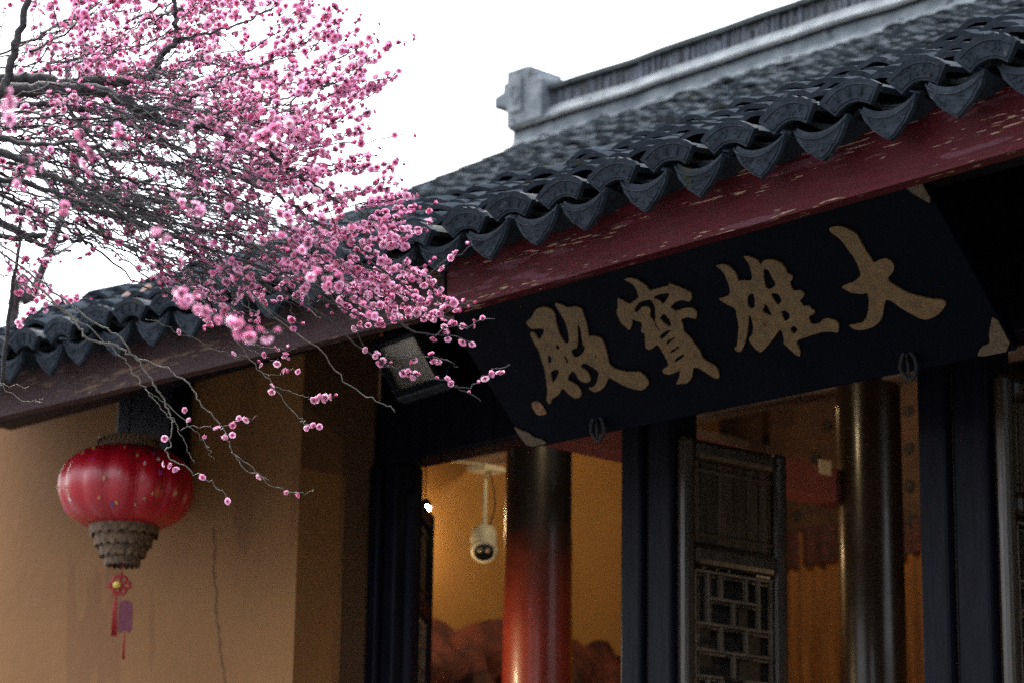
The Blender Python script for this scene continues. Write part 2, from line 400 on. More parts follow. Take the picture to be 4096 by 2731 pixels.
for i, X in enumerate(caps):
    if X < -8.4: continue
    place('cap_tile', CAPS[(i*5+2) % 6], (X+RNG.uniform(-.006, .006), Y_EAVE-.012+RNG.uniform(-.01, .01), cap_top(X)+RNG.uniform(-.005, .005)), roof,
          (.15+RNG.uniform(-.05, .05), RNG.uniform(-.07, .07), RNG.uniform(-.04, .04)))
    for c in range(1, 10):          # first courses of the cover row, stacked steep over the eave, each tile its own
        y = Y_EAVE+.034+c*.054; x = X+RNG.uniform(-.012, .012)
        place('cover_tile', COVERS[RNG.randrange(5)], (x, y+RNG.uniform(-.010, .010), cap_top(X)+.020+.60*c*.054+RNG.uniform(-.007, .010)), roof,
              (math.radians(18)+RNG.uniform(-.06, .06), RNG.uniform(-.10, .10), RNG.uniform(-.06, .06)))
# remaining courses up to the ridge, too many and too far to pick apart
def field(name, xs, y_start, zoff, flip, R, half, mname, nseg, expo, filt=lambda x, c: True):
    base = MB(); arch(base, R, .013, half, .17, 0, flip, nseg)
    bv = np.array([np.asarray(v, float) for v in base.v]); bf = base.f
    V, Fc, T = [], [], []; k = 0
    for X in xs:
        y = y_start; c = 0
        while y < Y_RIDGE-.05:
            if filt(X, c):
                e = Euler((sroof(y)-DELTA+NR.normal(0, .03), NR.normal(0, .05), NR.normal(0, .035))).to_matrix()
                M = np.array(e); s = 1+NR.normal(0, .02)
                V.append(bv@M.T*s+np.array([X+NR.normal(0, .007), y+NR.normal(0, .006), zroof(y, X)+zoff+NR.normal(0, .004)]))
                Fc += [tuple(q+k for q in f) for f in bf]; k += len(bv)
                t = np.clip(NR.normal(1, .17), .6, 1.5); T.append(np.tile((t, t*1.0, t*1.0, 1), (len(bv), 1)))
            y += expo; c += 1
    V = np.concatenate(V); T = np.concatenate(T); org = np.array((-6, 7, 4.8))
    me = bpy.data.meshes.new(name); me.from_pydata((V-org).tolist(), [], Fc); me.materials.append(MAT[mname])
    ca = me.color_attributes.new('tint', 'FLOAT_COLOR', 'POINT'); ca.data.foreach_set('color', T.astype(np.float32).ravel())
    o = place(name, me, org, roof); o['kind'] = 'stuff'; return o
field('cover_tile_rows', [x for x in caps if x >= -8.4], Y_EAVE+.034+10*.054, .085, 1, .112, math.radians(50), 'tile_field', 6, EXPO)
field('cover_tile_rows', [x for x in caps if x < -8.4], Y_EAVE, .085, 1, .112, math.radians(50), 'tile_field', 6, EXPO)
field('pan_tile_rows', tips, Y_EAVE+.06, -.025, -1, .144, math.radians(37.6), 'tile_field', 4, .11)
# verge: a row of tiles edging the gable
vm = MB()
for y in np.arange(5.0, Y_RIDGE-.1, .16):
    z = zroof(y, X0); a = sroof(y)-.05; vm.obox((X0-.035, y, z+.0), (.12, 0, 0), (0, .19*math.cos(a), .19*math.sin(a)), (0, -.075*math.sin(a), .075*math.cos(a)))
vm.build('verge_tiles', 'ridge_dark', roof)['kind'] = 'stuff'

# ---- ridge
ZB = 5.93
rb = MB(); rx0, rx1 = -9.53, X1
def ridge_len(mb, prof):            # profile (y, z) swept along X with a slow wave
    xs = np.linspace(rx0, rx1, 60); ring = prof+[prof[0]]
    P = [[(x, y+.004*math.sin(x*7), z+.004*math.sin(x*3.1)+.003*math.sin(x*11)) for y, z in ring] for x in xs]
    mb.grid(P); k = len(mb.v)
    for p in P[0][:-1]: mb.v.append(np.array(p))
    mb.face(*range(k, k+len(prof))); return mb
yr = Y_RIDGE
ridge = ridge_len(rb, [(yr-.14, ZB-.02), (yr-.125, ZB+.055), (yr-.10, ZB+.10), (yr-.095, ZB+.155), (yr+.095, ZB+.155), (yr+.14, ZB-.05)]).build('ridge', 'mortar', hall)
ridge_len(MB(), [(yr-.125, ZB+.1575), (yr-.125, ZB+.178), (yr+.125, ZB+.178), (yr+.125, ZB+.1575)]).build('ridge_course', 'ridge_dark', ridge)
ridge_len(MB(), [(yr-.118, ZB+.181), (yr-.075, ZB+.245), (yr+.075, ZB+.245), (yr+.118, ZB+.181)]).build('mortar_band', 'mortar', ridge)
ridge_len(MB(), [(yr-.05, ZB+.2465), (yr-.05, ZB+.335), (yr+.05, ZB+.335), (yr+.05, ZB+.2465)]).build('ridge_core', 'ridge_dark', ridge)
ut = MB(); arch(ut, .07, .012, math.radians(38), .100, 0, 1, 6)
ut = ut.mesh('upright_tile', 'ridge_tile')
x = rx0+.22; i = 0
while x < -5.6:
    place('upright_tile', ut, (x, yr-.062, ZB+.247+RNG.uniform(-.003, .003)), ridge, (math.radians(90)+RNG.uniform(-.04, .04), 0, RNG.uniform(-.7, .7)),
          (.42+RNG.uniform(-.05, .12), RNG.uniform(.5, 1.1), .88))
    x += .036+RNG.uniform(-.004, .006); i += 1
rc = MB(); rc2 = [(yr-.085, ZB+.3385), (yr-.09, ZB+.362), (yr-.05, ZB+.383), (yr+.05, ZB+.383), (yr+.09, ZB+.3385)]
ridge_len(rc, rc2).build('ridge_cap', 'ridge_dark', ridge)
# stepped end block of the ridge
eb = MB(); E_ = [(-9.545, .18), (-9.545, .295), (-9.575, .31), (-9.64, .31), (-9.64, .375), (-9.575, .39), (-9.575, .435), (-9.548, .435), (-9.548, .495),
                (-9.40, .495), (-9.36, .485), (-9.355, .455), (-9.33, .445), (-9.32, .415), (-9.28, .40), (-9.28, .18)]
k = len(eb.v); N_ = len(E_)
for yy in (yr-.13, yr+.10):
    for xx, zz in E_: eb.v.append(np.array((xx, yy, ZB+zz)))
eb.face(*range(N_)[::-1]); eb.face(*range(N_, 2*N_))
for q in range(N_): q2 = (q+1) % N_; eb.face(q, q2, N_+q2, N_+q)
blk = eb.build('ridge_end_block', 'mortar', ridge, bevel=.006)
pm = MB(); pm.box(-9.51, -9.42, yr-.142, yr-.128, ZB+.25, ZB+.44); pm.tube([(-9.47+.03*math.cos(a), yr-.143, ZB+.35+.05*math.sin(a)) for a in np.linspace(0, 6.28, 13)], .007, 5)
pm.build('ridge_end_relief', 'mortar', ridge, bevel=.004)

# ---- fascia boards, meeting at a joint
def board(xa, xb, mname, dz):
    mb = MB(); xs = np.linspace(xa, xb, 24)
    f = lambda x: 3.597+sag(x)+dz
    ring = lambda x: [(x, 5.0, f(x)), (x, 4.995, f(x)+.165), (x, 5.04, f(x)+.165), (x, 5.045, f(x)), (x, 5.0, f(x))]
    mb.grid([ring(x) for x in xs])
    for xe, rev in ((xa, 1), (xb, -1)):
        k = len(mb.v)
        for p in ring(xe)[:-1][::rev]: mb.v.append(np.array(p))
        mb.face(k, k+1, k+2, k+3)
    return mb.build('fascia_board', mname, hall)
o = board(-5.548, X1, 'fascia', 0); o['label'] = 'red painted fascia board with flaked pale patches'
o = board(X0+.1, -5.562, 'fascia_old', .0); o['label'] = 'older browner fascia board left of the joint'
tb = MB()
for x in np.arange(-9.3, 2.9, .21): tb.box(x, x+.07, 5.045, 5.10, 3.64+sag(x), 3.70+sag(x))
rf = None
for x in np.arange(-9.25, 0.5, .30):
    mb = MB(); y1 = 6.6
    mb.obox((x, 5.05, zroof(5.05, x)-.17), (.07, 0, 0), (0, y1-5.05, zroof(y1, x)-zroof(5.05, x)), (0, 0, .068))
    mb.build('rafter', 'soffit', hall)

# ---- walls
XC = -7.452
mb = MB(); mb.box(-13.0, XC, Y_WALL, 6.22, 0, 4.18)
wall = mb.build('wall', 'ochre', hall); wall['label'] = 'ochre plastered front wall'
mb = MB(); mb.box(X0+.13, XC-.004, 6.222, Y_DOOR+.02, 0, 4.2); jam = mb.build('wall_jamb', 'wall_brown', hall)
mb = MB(); mb.box(X0+.12, XC+.003, Y_WALL+.004, Y_DOOR+.02, atX(1385, 1905, XC)[2], 4.178)
mb.build('wall_head', 'wall_brown', hall)
ck = [atY(x, y, Y_WALL-.001) for x, y in [(850, 2110), (858, 2200), (853, 2290), (866, 2370), (862, 2440), (874, 2520), (880, 2600), (893, 2680), (900, 2760), (896, 2860)]]
cm = MB(); pts = spline(ck, 4); wd = lambda i: .0035+.0016*math.sin(i*1.7)+.001*math.sin(i*4.1)
cm.grid([[p+np.array((-wd(i)+.004*math.sin(i*2.3), -.001, 0)) for i, p in enumerate(pts)], [p+np.array((wd(i)+.004*math.sin(i*2.3), -.001, 0)) for i, p in enumerate(pts)]])
cm.build('wall_crack', 'crack', wall)
mb = MB(); mb.box(X0+.02, X0+.12, 6.23, 13.3, 0, 4.22); mb.build('gable_wall', 'ochre', hall)
gw = MB(); k = 0
gy = list(np.linspace(6.3, Y_RIDGE, 8))
P0 = [(X0+.03, y, 4.22) for y in gy]+[(X0+.03, 13.3, 4.22)]; P1 = [(X0+.03, y, zroof(y)-.1) for y in gy]+[(X0+.03, 13.3, 4.24)]
gw.grid([P0, P1]); gw.grid([[(p[0]+.08, p[1], p[2]) for p in q] for q in (P1, P0)]); gw.build('gable_top', 'ochre', hall)
mb = MB(); mb.box(-9.375, -9.2, 6.4, 13.2, 0, 4.37); iw = mb.build('interior_wall', 'ochre_inner', hall)
mb = MB(); mb.box(-9.374, -9.16, 6.4, 13.2, 4.372, 4.62); mb.build('wall_plate', 'beam_grey', hall, bevel=.01)
mb = MB(); mb.box(-9.37, X1, 13.2, 13.4, 0, 4.4); mb.build('rear_wall', 'ochre_inner', hall)
mb = MB(); mb.box(X1-.1, X1, 6.0, 13.3, 0, 4.2); mb.build('right_end_wall', 'ochre', hall)
mb = MB(); mb.box(-9.2, X1-.1, 6.4, 13.2, .001, .15); mb.build('hall_floor', 'beam_grey', hall)
# dark timber front: head beam and boarding above, posts
mb = MB(); mb.box(XC+.004, X1-.1, Y_DOOR, Y_DOOR+.14, 3.60, 3.86); mb.build('lintel_beam', 'dark_timber', hall, bevel=.01)
mb = MB(); mb.box(XC+.004, X1-.1, Y_DOOR+.03, Y_DOOR+.10, 3.862, zroof(Y_DOOR)-.105); mb.build('lintel_board', 'dark_timber', hall)
mb = MB(); mb.box(-9.0, X1-.1, 5.62, 5.74, 3.87, 3.99); mb.build('eave_purlin', 'dark_timber', hall, bevel=.02)
def post(xa, xb, y0=Y_DOOR-.02, dep=.16, z1=3.598):
    mid = xa+(xb-xa)*.46
    mb = MB(); mb.box(xa, mid-.006, y0, y0+dep, .15, z1); p = mb.build('door_post', 'dark_timber', hall, bevel=.012)
    mb = MB(); mb.box(mid+.006, xb, y0+.015, y0+dep-.01, .15, z1); mb.build('door_post', 'dark_timber', hall, bevel=.012)
    mb = MB(); mb.box(mid-.004, mid+.004, y0+.03, y0+dep-.02, .15, z1); mb.build('post_fillet', 'door_timber', hall)
post(XC+.006, -7.30); post(-6.123, -5.90); post(-4.857, -4.61); post(-3.55, -3.33)
mb = MB(); mb.box(-3.32, X1-.1, Y_DOOR+.02, Y_DOOR+.07, .15, 3.598); mb.build('door_screen', 'dark_timber', hall)

# ---- door leaves (open, seen from the side)
def door_leaf(hinge, ang, label, back=False, wood='door_timber'):
    hx, hy = hinge; dv = np.array((math.cos(ang), math.sin(ang), 0)); nv = np.array((math.sin(ang), -math.cos(ang), 0))   # nv: towards the viewer's side
    root = thing('door_leaf', (hx, hy, .2), None, None, hall)
    if label: root['label'] = label
    Wd, ZT = .495, 3.50
    def pt(a, z, q=0): return np.array((hx, hy, 0))+dv*a+nv*q+np.array((0, 0, z))
    def bar(name, a0, a1, z0, z1, q0, q1, mname, bevel=0):
        mb = MB(); mb.obox(pt(a0, z0, q0), dv*(a1-a0), nv*(q1-q0), (0, 0, z1-z0)); return mb.build(name, mname, root, bevel=bevel)
    bar('stile', 0, .055, .2, ZT, -.025, .025, wood, .018); bar('stile', Wd-.055, Wd, .2, ZT, -.025, .025, wood, .018)
    bar('rail', .0555, Wd-.0555, ZT-.075, ZT-.004, -.023, .023, wood, .02)
    bar('rail', .0555, Wd-.0555, 3.065, 3.14, -.023, .023, wood, .02)
    bar('rail', .0555, Wd-.0555, 1.30, 1.38, -.023, .023, wood, .02)
    if back: bar('lattice_backing', .0555, Wd-.0555, 1.385, 3.06, -.016, -.011, 'door_backing')
    bar('lower_panel', .0555, Wd-.0555, .3, 1.298, -.01, .008, 'door_panel')
    ed = [.062, .092, .175, .250, .312, .370, .432]
    for a0, a1 in zip(ed, ed[1:]): bar('panel_board', a0+.0032, a1-.0032, 3.142, ZT-.077, -.008+RNG.uniform(-.002, .002), .004+RNG.uniform(-.002, .002), 'door_panel', .002)
    for z in (3.165, 3.385): bar('panel_batten', .062, .432, z, z+.012, .0065, .011, 'door_panel', .002)
    # stepped lattice: six columns, rows of two cells
    ga, gb = .068, Wd-.068; cs = [ga+(gb-ga)*i/6 for i in range(7)]
    bw = .0095
    z = 3.048
    rows = [z-.088*i for i in range(20)]
    def V(c, r0, r1): bar('lattice_bar', cs[c]-bw/2, cs[c]+bw/2, rows[r1]+bw/2, rows[r0]-bw/2, -.010, .0085, 'lattice_wood', .002)
    def Hh(c0, c1, r): bar('lattice_bar', cs[c0]-bw/2, cs[c1]+bw/2, rows[r]-bw/2, rows[r]+bw/2, -.011, .0115, 'lattice_wood', .002)
    V(0, 0, 18); V(6, 0, 18); Hh(0, 6, 0)
    for r in range(0, 8 if not back else 4, 4):
        V(1, r, r+2); V(2, r, r+1); V(4, r, r+1); V(5, r, r+2); Hh(1, 5, r+1); V(3, r+1, r+2); Hh(0, 6, r+2)
        V(2, r+2, r+3); V(4, r+2, r+3); Hh(0, 6, r+3); V(3, r+3, r+4); Hh(0, 2, r+4); Hh(4, 6, r+4)
    return root
A1 = math.radians(86)
door_leaf((-5.888, 6.372), A1, 'open lattice door leaf beside the left post')
door_leaf((-5.945, 6.45), A1+.03, None, True)
door_leaf((-4.585, 6.372), A1, 'open lattice door leaf at the right edge')
door_leaf((-4.66, 6.45), A1+.02, None, True)
door_leaf((-7.285, 6.40), math.radians(130), 'door leaf folded back behind the jamb', False, 'dark_timber')

# ---- interior columns and beams
def column(x, y, r, z_split=None):
    root = thing('column', (x, y, .15), None, None, hall)
    if z_split:  # eave shade painted into the shaft colour, red fading to black upwards
        m = MAT['lacquer_red'].copy(); m.name = 'lacquer_shaded'; MAT['lacquer_shaded'] = m; n, l = m.node_tree.nodes, m.node_tree.links; bs = n['Principled BSDF']
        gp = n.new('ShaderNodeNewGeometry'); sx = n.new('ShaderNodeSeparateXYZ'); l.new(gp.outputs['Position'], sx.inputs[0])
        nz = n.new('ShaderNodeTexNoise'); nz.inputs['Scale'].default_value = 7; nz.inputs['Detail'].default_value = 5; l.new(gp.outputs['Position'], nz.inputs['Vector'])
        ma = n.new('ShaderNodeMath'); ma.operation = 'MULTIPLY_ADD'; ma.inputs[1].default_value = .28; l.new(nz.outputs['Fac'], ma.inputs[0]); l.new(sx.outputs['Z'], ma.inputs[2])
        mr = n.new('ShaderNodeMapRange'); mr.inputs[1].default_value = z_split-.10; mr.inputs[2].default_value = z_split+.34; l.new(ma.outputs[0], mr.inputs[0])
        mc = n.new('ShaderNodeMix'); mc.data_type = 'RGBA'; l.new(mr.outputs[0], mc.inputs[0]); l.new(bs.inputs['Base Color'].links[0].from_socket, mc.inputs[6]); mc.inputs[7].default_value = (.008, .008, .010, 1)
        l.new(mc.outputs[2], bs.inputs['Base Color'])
        mb = MB(); mb.smooth = True; mb.lathe([(r*1.03, .15), (r*1.02, 1.5), (r, z_split), (r*.98, 4.2), (r*.97, zroof(y)-.12)], 40, (x, y, 0)); mb.build('shaft', 'lacquer_shaded', root)
    else:
        mb = MB(); mb.smooth = True; mb.lathe([(r*1.03, .15), (r, 2.5), (r*.98, 4.2), (r*.97, zroof(y)-.12)], 40, (x, y, 0)); mb.build('shaft', 'lacquer_brown', root)
    mb = MB(); mb.smooth = True; mb.lathe([(r*1.0, .15), (r*1.35, .17), (r*1.45, .28), (r*1.2, .36), (r*1.04, .37)], 32, (x, y, 0)); mb.build('column_base', 'mortar', root)
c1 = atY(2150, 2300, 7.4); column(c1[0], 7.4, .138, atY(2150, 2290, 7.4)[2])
c2 = atY(3487, 2300, 8.4); column(c2[0], 8.4, .135)
mb = MB(); mb.box(-6.86, -6.74, 6.52, 8.36, 3.648, 3.786); tie = mb.build('tie_beam', 'beam_red', hall, bevel=.006)
mb = MB(); mb.box(-7.62, -7.50, 6.52, 7.30, 3.92, 4.10); mb.build('tie_beam', 'beam_grey', hall, bevel=.006)
mb = MB(); mb.box(-9.15, X1-.2, 8.34, 8.46, 4.15, 4.42); mb.build('cross_beam', 'beam_grey', hall, bevel=.01)

# ================================================================== NAME PLAQUE
TA = math.radians(45.3); PBL = atY(2115, 1785, 5.9); PBR = atY(4065, 1413, 5.9); PBL[2] = PBR[2] = (PBL[2]+PBR[2])/2
pu = np.array((1., 0, 0)); pv = np.array((0, -math.sin(TA), math.cos(TA))); pn = np.array((0, -math.cos(TA), -math.sin(TA)))
PW = PBR[0]-PBL[0]; PH = .62
def on_plaque(x, y):                # photo point on the plaque's face -> (along, up)
    r = ray(x, y); t = ((PBL-CAM)@pn)/(r@pn); q = CAM+r*t-PBL; return q@pu, q@pv
def pq(a, b_, h=0): return PBL+pu*a+pv*b_+pn*h
plq = thing('name_plaque', PBL+pu*PW/2, 'dark blue name plaque with four gold characters hung under the eave', 'sign')
mb = MB(); mb.obox(pq(0, 0, -.035), pu*PW, pv*PH, pn*.035); mb.build('board', 'navy_paint', plq, bevel=.004)
def poly_obj(name, rings, th, mname, parent, h0=.0008):
    """filled outline (first ring) with holes, of real thickness, lying on the plaque"""
    cd = bpy.data.curves.new(name, 'CURVE'); cd.dimensions = '2D'; cd.fill_mode = 'BOTH'; cd.extrude = th/2; cd.bevel_depth = .0010 if name == 'character' else 0; cd.bevel_resolution = 1
    ctr = np.mean(np.array(rings[0]), 0)
    for rg_ in rings:
        P = [np.array(p)-ctr for p in rg_]; Q = []
        for i in range(len(P)):      # one Chaikin pass softens the traced corners
            Q += [P[i]*.8+P[(i+1) % len(P)]*.2, P[i]*.2+P[(i+1) % len(P)]*.8]
        sp = cd.splines.new('POLY'); sp.points.add(len(Q)-1); sp.use_cyclic_u = True
        for i, q in enumerate(Q): sp.points[i].co = (q[0], q[1], 0, 1)
    tmp = bpy.data.objects.new('tmp', cd); COL.objects.link(tmp)
    dg = bpy.context.evaluated_depsgraph_get(); me = bpy.data.meshes.new_from_object(tmp.evaluated_get(dg)); bpy.data.objects.remove(tmp)
    me.name = name; me.materials.clear(); me.materials.append(MAT[mname])
    R_ = np.stack([pu, pv, pn], 1)
    co = np.zeros(len(me.vertices)*3); me.vertices.foreach_get('co', co); co = co.reshape(-1, 3)@R_.T
    me.vertices.foreach_set('co', co.ravel()); me.update()
    return place(name, me, pq(ctr[0], ctr[1], h0+th/2+(.0010 if name == 'character' else 0)), parent)
def tr(org, sc, pts): return [on_plaque(org[0]+x*sc, org[1]+y*sc) for x, y in pts]
DA = [[(55,75),(100,57),(160,62),(225,92),(270,130),(300,195),(345,265),(390,335),(430,310),(480,297),(525,325),(541,365),(530,405),(495,440),(500,470),(560,510),(640,555),(720,580),(820,603),(905,607),(932,635),(905,680),(865,722),(795,752),(740,748),(670,710),(600,670),(520,612),(480,600),(465,660),(455,730),(430,775),(370,815),(300,832),(240,825),(203,797),(250,790),(310,778),(340,735),(355,670),(355,600),(345,552),(300,563),(230,555),(180,530),(150,510),(195,490),(250,470),(300,425),(275,355),(245,290),(205,240),(165,180),(120,135),(75,105)]]
XIONG = [[(50,150),(120,135),(165,165),(205,210),(222,270),(250,262),(327,265),(330,210),(310,140),(260,72),(320,85),(365,105),(400,150),(405,125),(440,103),(490,105),(540,125),(580,165),(597,212),(630,220),(640,245),(618,275),(625,315),(645,345),(690,335),(725,360),(720,385),(690,415),(720,463),(755,455),(775,475),(805,495),(800,517),(755,535),(778,602),(845,590),(875,555),(930,555),(980,580),(990,615),(985,660),(920,648),(850,655),(790,675),(710,700),(660,722),(695,800),(693,840),(650,815),(600,765),(570,740),(575,710),(560,650),(543,630),(500,690),(450,750),(400,808),(360,785),(325,745),(305,710),(335,670),(340,610),(320,530),(302,520),(300,600),(290,670),(270,750),(245,800),(210,800),(192,775),(215,765),(222,690),(230,610),(215,540),(205,480),(180,462),(130,440),(75,405),(100,395),(145,385),(165,350),(150,290),(125,220),(95,180)],
 [(412,170),(455,180),(480,230),(515,290),(490,320),(455,330),(430,315),(418,250)],[(467,360),(530,357),(555,410),(555,430),(520,450),(490,410)],[(545,493),(590,490),(620,520),(615,555),(580,578),(560,540)],[(617,628),(650,602),(685,640),(640,675),(625,650)],[(290,395),(310,365),(345,360),(352,420),(350,465),(325,482),(295,460)],[(425,428),(450,460),(485,530),(460,528),(405,503),(418,470)],[(417,580),(440,605),(425,622)]]
BAO = [[(112,62),(150,50),(200,60),(245,88),(280,115),(300,150),(350,135),(400,120),(445,112),(450,90),(480,105),(520,118),(580,145),(612,168),(617,205),(600,228),(560,215),(520,220),(490,235),(455,270),(480,290),(500,302),(540,285),(590,272),(635,285),(655,315),(650,355),(620,350),(580,340),(545,358),(530,345),(550,400),(555,450),(600,490),(640,545),(680,600),(705,660),(750,680),(800,710),(822,765),(820,795),(795,797),(750,770),(700,735),(650,712),(625,720),(620,790),(580,835),(540,835),(500,840),(525,800),(535,730),(490,755),(440,770),(405,752),(400,730),(450,705),(435,660),(405,605),(365,540),(340,560),(305,585),(275,570),(270,520),(272,465),(240,455),(250,400),(240,380),(205,370),(172,355),(172,400),(155,440),(130,420),(90,385),(70,340),(58,305),(70,260),(62,200),(105,220),(150,250),(200,215),(225,195),(205,130),(170,90)],
 [(188,310),(192,275),(230,230),(280,212),(320,215),(345,260),(350,330),(345,370),(360,410),(388,452),(375,450),(345,410),(335,375),(300,335),(310,290),(290,265),(245,270),(220,305)],[(332,203),(348,178),(460,157),(435,215),(402,250),(385,225),(355,212)],[(375,350),(410,313),(445,345),(470,400),(450,418),(410,390)],[(370,500),(395,465),(440,438),(470,440),(440,470),(400,510)],[(425,540),(435,515),(490,490),(500,500),(460,525),(435,548)],[(450,600),(520,552),(535,565),(500,590),(460,615)],[(488,668),(500,645),(560,610),(572,625),(530,660),(495,680)]]
DIAN = [[(35,185),(75,155),(100,100),(130,85),(180,78),(225,105),(243,140),(250,210),(275,280),(310,338),(345,335),(335,250),(315,180),(270,110),(235,48),(290,62),(330,85),(385,75),(430,90),(450,150),(475,230),(478,290),(520,285),(570,300),(595,345),(615,420),(630,490),(670,520),(740,540),(800,540),(850,540),(890,575),(915,620),(890,655),(855,672),(800,660),(730,635),(670,600),(625,575),(600,640),(560,675),(520,685),(478,655),(520,650),(545,610),(560,540),(510,505),(455,472),(415,500),(470,535),(495,580),(490,610),(450,617),(410,590),(385,540),(365,532),(340,565),(325,600),(385,625),(425,670),(430,700),(415,725),(380,728),(340,700),(295,650),(270,700),(215,735),(210,765),(190,765),(180,740),(190,680),(180,600),(165,510),(145,450),(125,385),(95,340),(62,270),(70,255),(95,265),(120,310),(135,310),(165,260),(160,232),(120,230),(75,235),(45,210)],
 [(240,360),(262,340),(278,370),(262,390)],[(188,420),(205,418),(218,445),(215,475),(190,480)],[(305,430),(318,420),(342,480),(325,480)],[(205,540),(260,515),(275,545),(225,628),(215,590)],[(400,195),(425,230),(440,340),(460,370),(445,405),(400,440),(370,430),(355,380),(400,370),(405,290)],[(520,435),(535,410),(545,445)]]
for nm, rings, org, sc in (('hall', DIAN, (2090, 1180), .5578), ('treasure', BAO, (2440, 1080), .5359), ('mighty', XIONG, (2840, 980), .5243), ('great', DA, (3290, 870), .5355)):
    poly_obj('character', [tr(org, sc, rg_) for rg_ in rings], .005, 'gold', plq)
poly_obj('seal', [tr((2090, 1180), .5578, [(60,770),(118,750),(188,845),(110,860)])], .003, 'seal_gold', plq)
poly_obj('corner_mount', [tr((2000, 1700), .6572, [(85,0),(130,25),(180,40),(210,70),(255,80),(295,105),(178,128),(125,65)])], .004, 'gold_dull', plq, .0012)
poly_obj('corner_mount', [[(PW-.004, .005), (PW-.13, .005), (PW-.10, .035), (PW-.065, .04), (PW-.05, .075), (PW-.004, .13)]], .004, 'gold_dull', plq, .0012)
poly_obj('corner_mount', [[(PW-.004, PH-.005), (PW-.13, PH-.005), (PW-.10, PH-.035), (PW-.065, PH-.04), (PW-.05, PH-.075), (PW-.004, PH-.13)]], .004, 'gold_dull', plq, .0012)
poly_obj('corner_mount', [[(.004, PH-.005), (.13, PH-.005), (.10, PH-.035), (.065, PH-.04), (.05, PH-.075), (.004, PH-.13)]], .004, 'gold_dull', plq, .0012)
for cx, cy in ((2385, 1712), (3628, 1462)):    # leaf-shaped iron rests under the lower edge
    c = atY(cx, cy, 5.86); mb = MB(); lf = [(0, .05), (.022, .03), (.034, 0), (.03, -.025), (.012, -.043), (-.006, -.03), (-.022, -.004), (-.018, .026), (0, .05)]
    mb.tube([c+np.array((x_, 0, z_)) for x_, z_ in spline([np.array(q) for q in lf], 4)], .0065, 6); mb.tube([c+np.array((0, 0, .045)), c+np.array((.006, -.003, 0)), c+np.array((.008, 0, -.04))], .005, 6)
    mb.build('plaque_rest', 'rest_iron', plq)

# ================================================================== FLOODLIGHT
FQ = [atY(x, y, 6.12) for x, y in ((1475, 1368), (1668, 1312), (1790, 1535), (1597, 1608))]
FQ[0] = atY(1475, 1368, 6.22); FQ[1] = atY(1668, 1312, 6.22)
fl = thing('floodlight', np.mean(FQ, 0), 'black square floodlight with grey glass mounted left of the plaque', 'lamp')
fo = np.mean(FQ, 0); fa = (FQ[1]-FQ[0]+FQ[2]-FQ[3])/2; fb = (FQ[0]-FQ[3]+FQ[1]-FQ[2])/2; fb -= fa*((fa@fb)/(fa@fa))*.0
fn = np.cross(fa, fb); fn /= np.linalg.norm(fn); fn = -fn if fn@(CAM-fo) < 0 else fn
def fpt(a, b_, h): return fo+fa*a+fb*b_+fn*h
mb = MB()
for a0, a1, b0, b1 in ((-.5, .5, -.5, -.37), (-.5, .5, .37, .5), (-.5, -.37, -.3695, .3695), (.37, .5, -.3695, .3695)):
    f_ = MB(); f_.obox(fpt(a0, b0, -.03), fa*(a1-a0), fb*(b1-b0), fn*.045); f_.build('housing_bar', 'lamp_frame', fl, bevel=.006)
mb = MB(); mb.obox(fpt(-.369, -.369, -.06), fa*.738, fb*.738, fn*.02); mb.build('back_plate', 'lamp_frame', fl)
mb = MB(); mb.grid([[fpt(-.365, .365, -.002), fpt(.365, .365, -.002)], [fpt(-.22, .2, -.036), fpt(.22, .2, -.036)]]); mb.grid([[fpt(.365, -.365, -.002), fpt(-.365, -.365, -.002)], [fpt(.22, -.2, -.036), fpt(-.22, -.2, -.036)]])
mb.grid([[fpt(-.365, -.365, -.002), fpt(-.365, .365, -.002)], [fpt(-.22, -.2, -.036), fpt(-.22, .2, -.036)]]); mb.grid([[fpt(.365, .365, -.002), fpt(.365, -.365, -.002)], [fpt(.22, .2, -.036), fpt(.22, -.2, -.036)]])
mb.obox(fpt(-.22, -.2, -.039), fa*.44, fb*.4, fn*.003); mb.build('reflector', 'reflector', fl)
mb = MB(); mb.tube([fpt(-.55, 0, 0), fpt(-.55, .1, -.1), fpt(0, .2, -.22), fpt(.55, .1, -.1), fpt(.55, 0, 0)], .008, 6); mb.build('bracket', 'lamp_frame', fl)

# ================================================================== RED LANTERN
LC = atY(505, 1952, 5.5)
ln = thing('red_lantern', LC+np.array((0, 0, -.62)), 'round red silk lantern with dark fringe and tassel before the ochre wall', 'lantern')
LR, LHh = .250, .143
prof = [(.105, -LHh)]+[(max(.105, LR*math.cos(a)**.62), LHh*1.06*math.sin(a)) for a in np.linspace(-1.33, 1.33, 21)]+[(.105, LHh)]
prof = [(r, z) for r, z in prof]
mb = MB(); mb.smooth = True; n_ = 96; NG = 14
for r, z in prof:
    for j in range(n_):
        th = 2*math.pi*j/n_; bul = abs(math.sin(NG*th/2))**.6; rr = r*(1-.075*(1-bul)*(r/LR)); mb.v.append(LC+np.array((rr*math.cos(th), rr*math.sin(th), z)))
for i in range(len(prof)-1):
    for j in range(n_): j2 = (j+1) % n_; mb.face(i*n_+j, i*n_+j2, (i+1)*n_+j2, (i+1)*n_+j)
body = mb.build('silk_body', 'lantern_silk', ln)
for q in range(NG):
    th = 2*math.pi*q/NG; mb = MB(); mb.tube([LC+np.array((r*.934*math.cos(th), r*.934*math.sin(th), z)) for r, z in prof], .0045, 5); mb.build('rib', 'lantern_rib', ln)
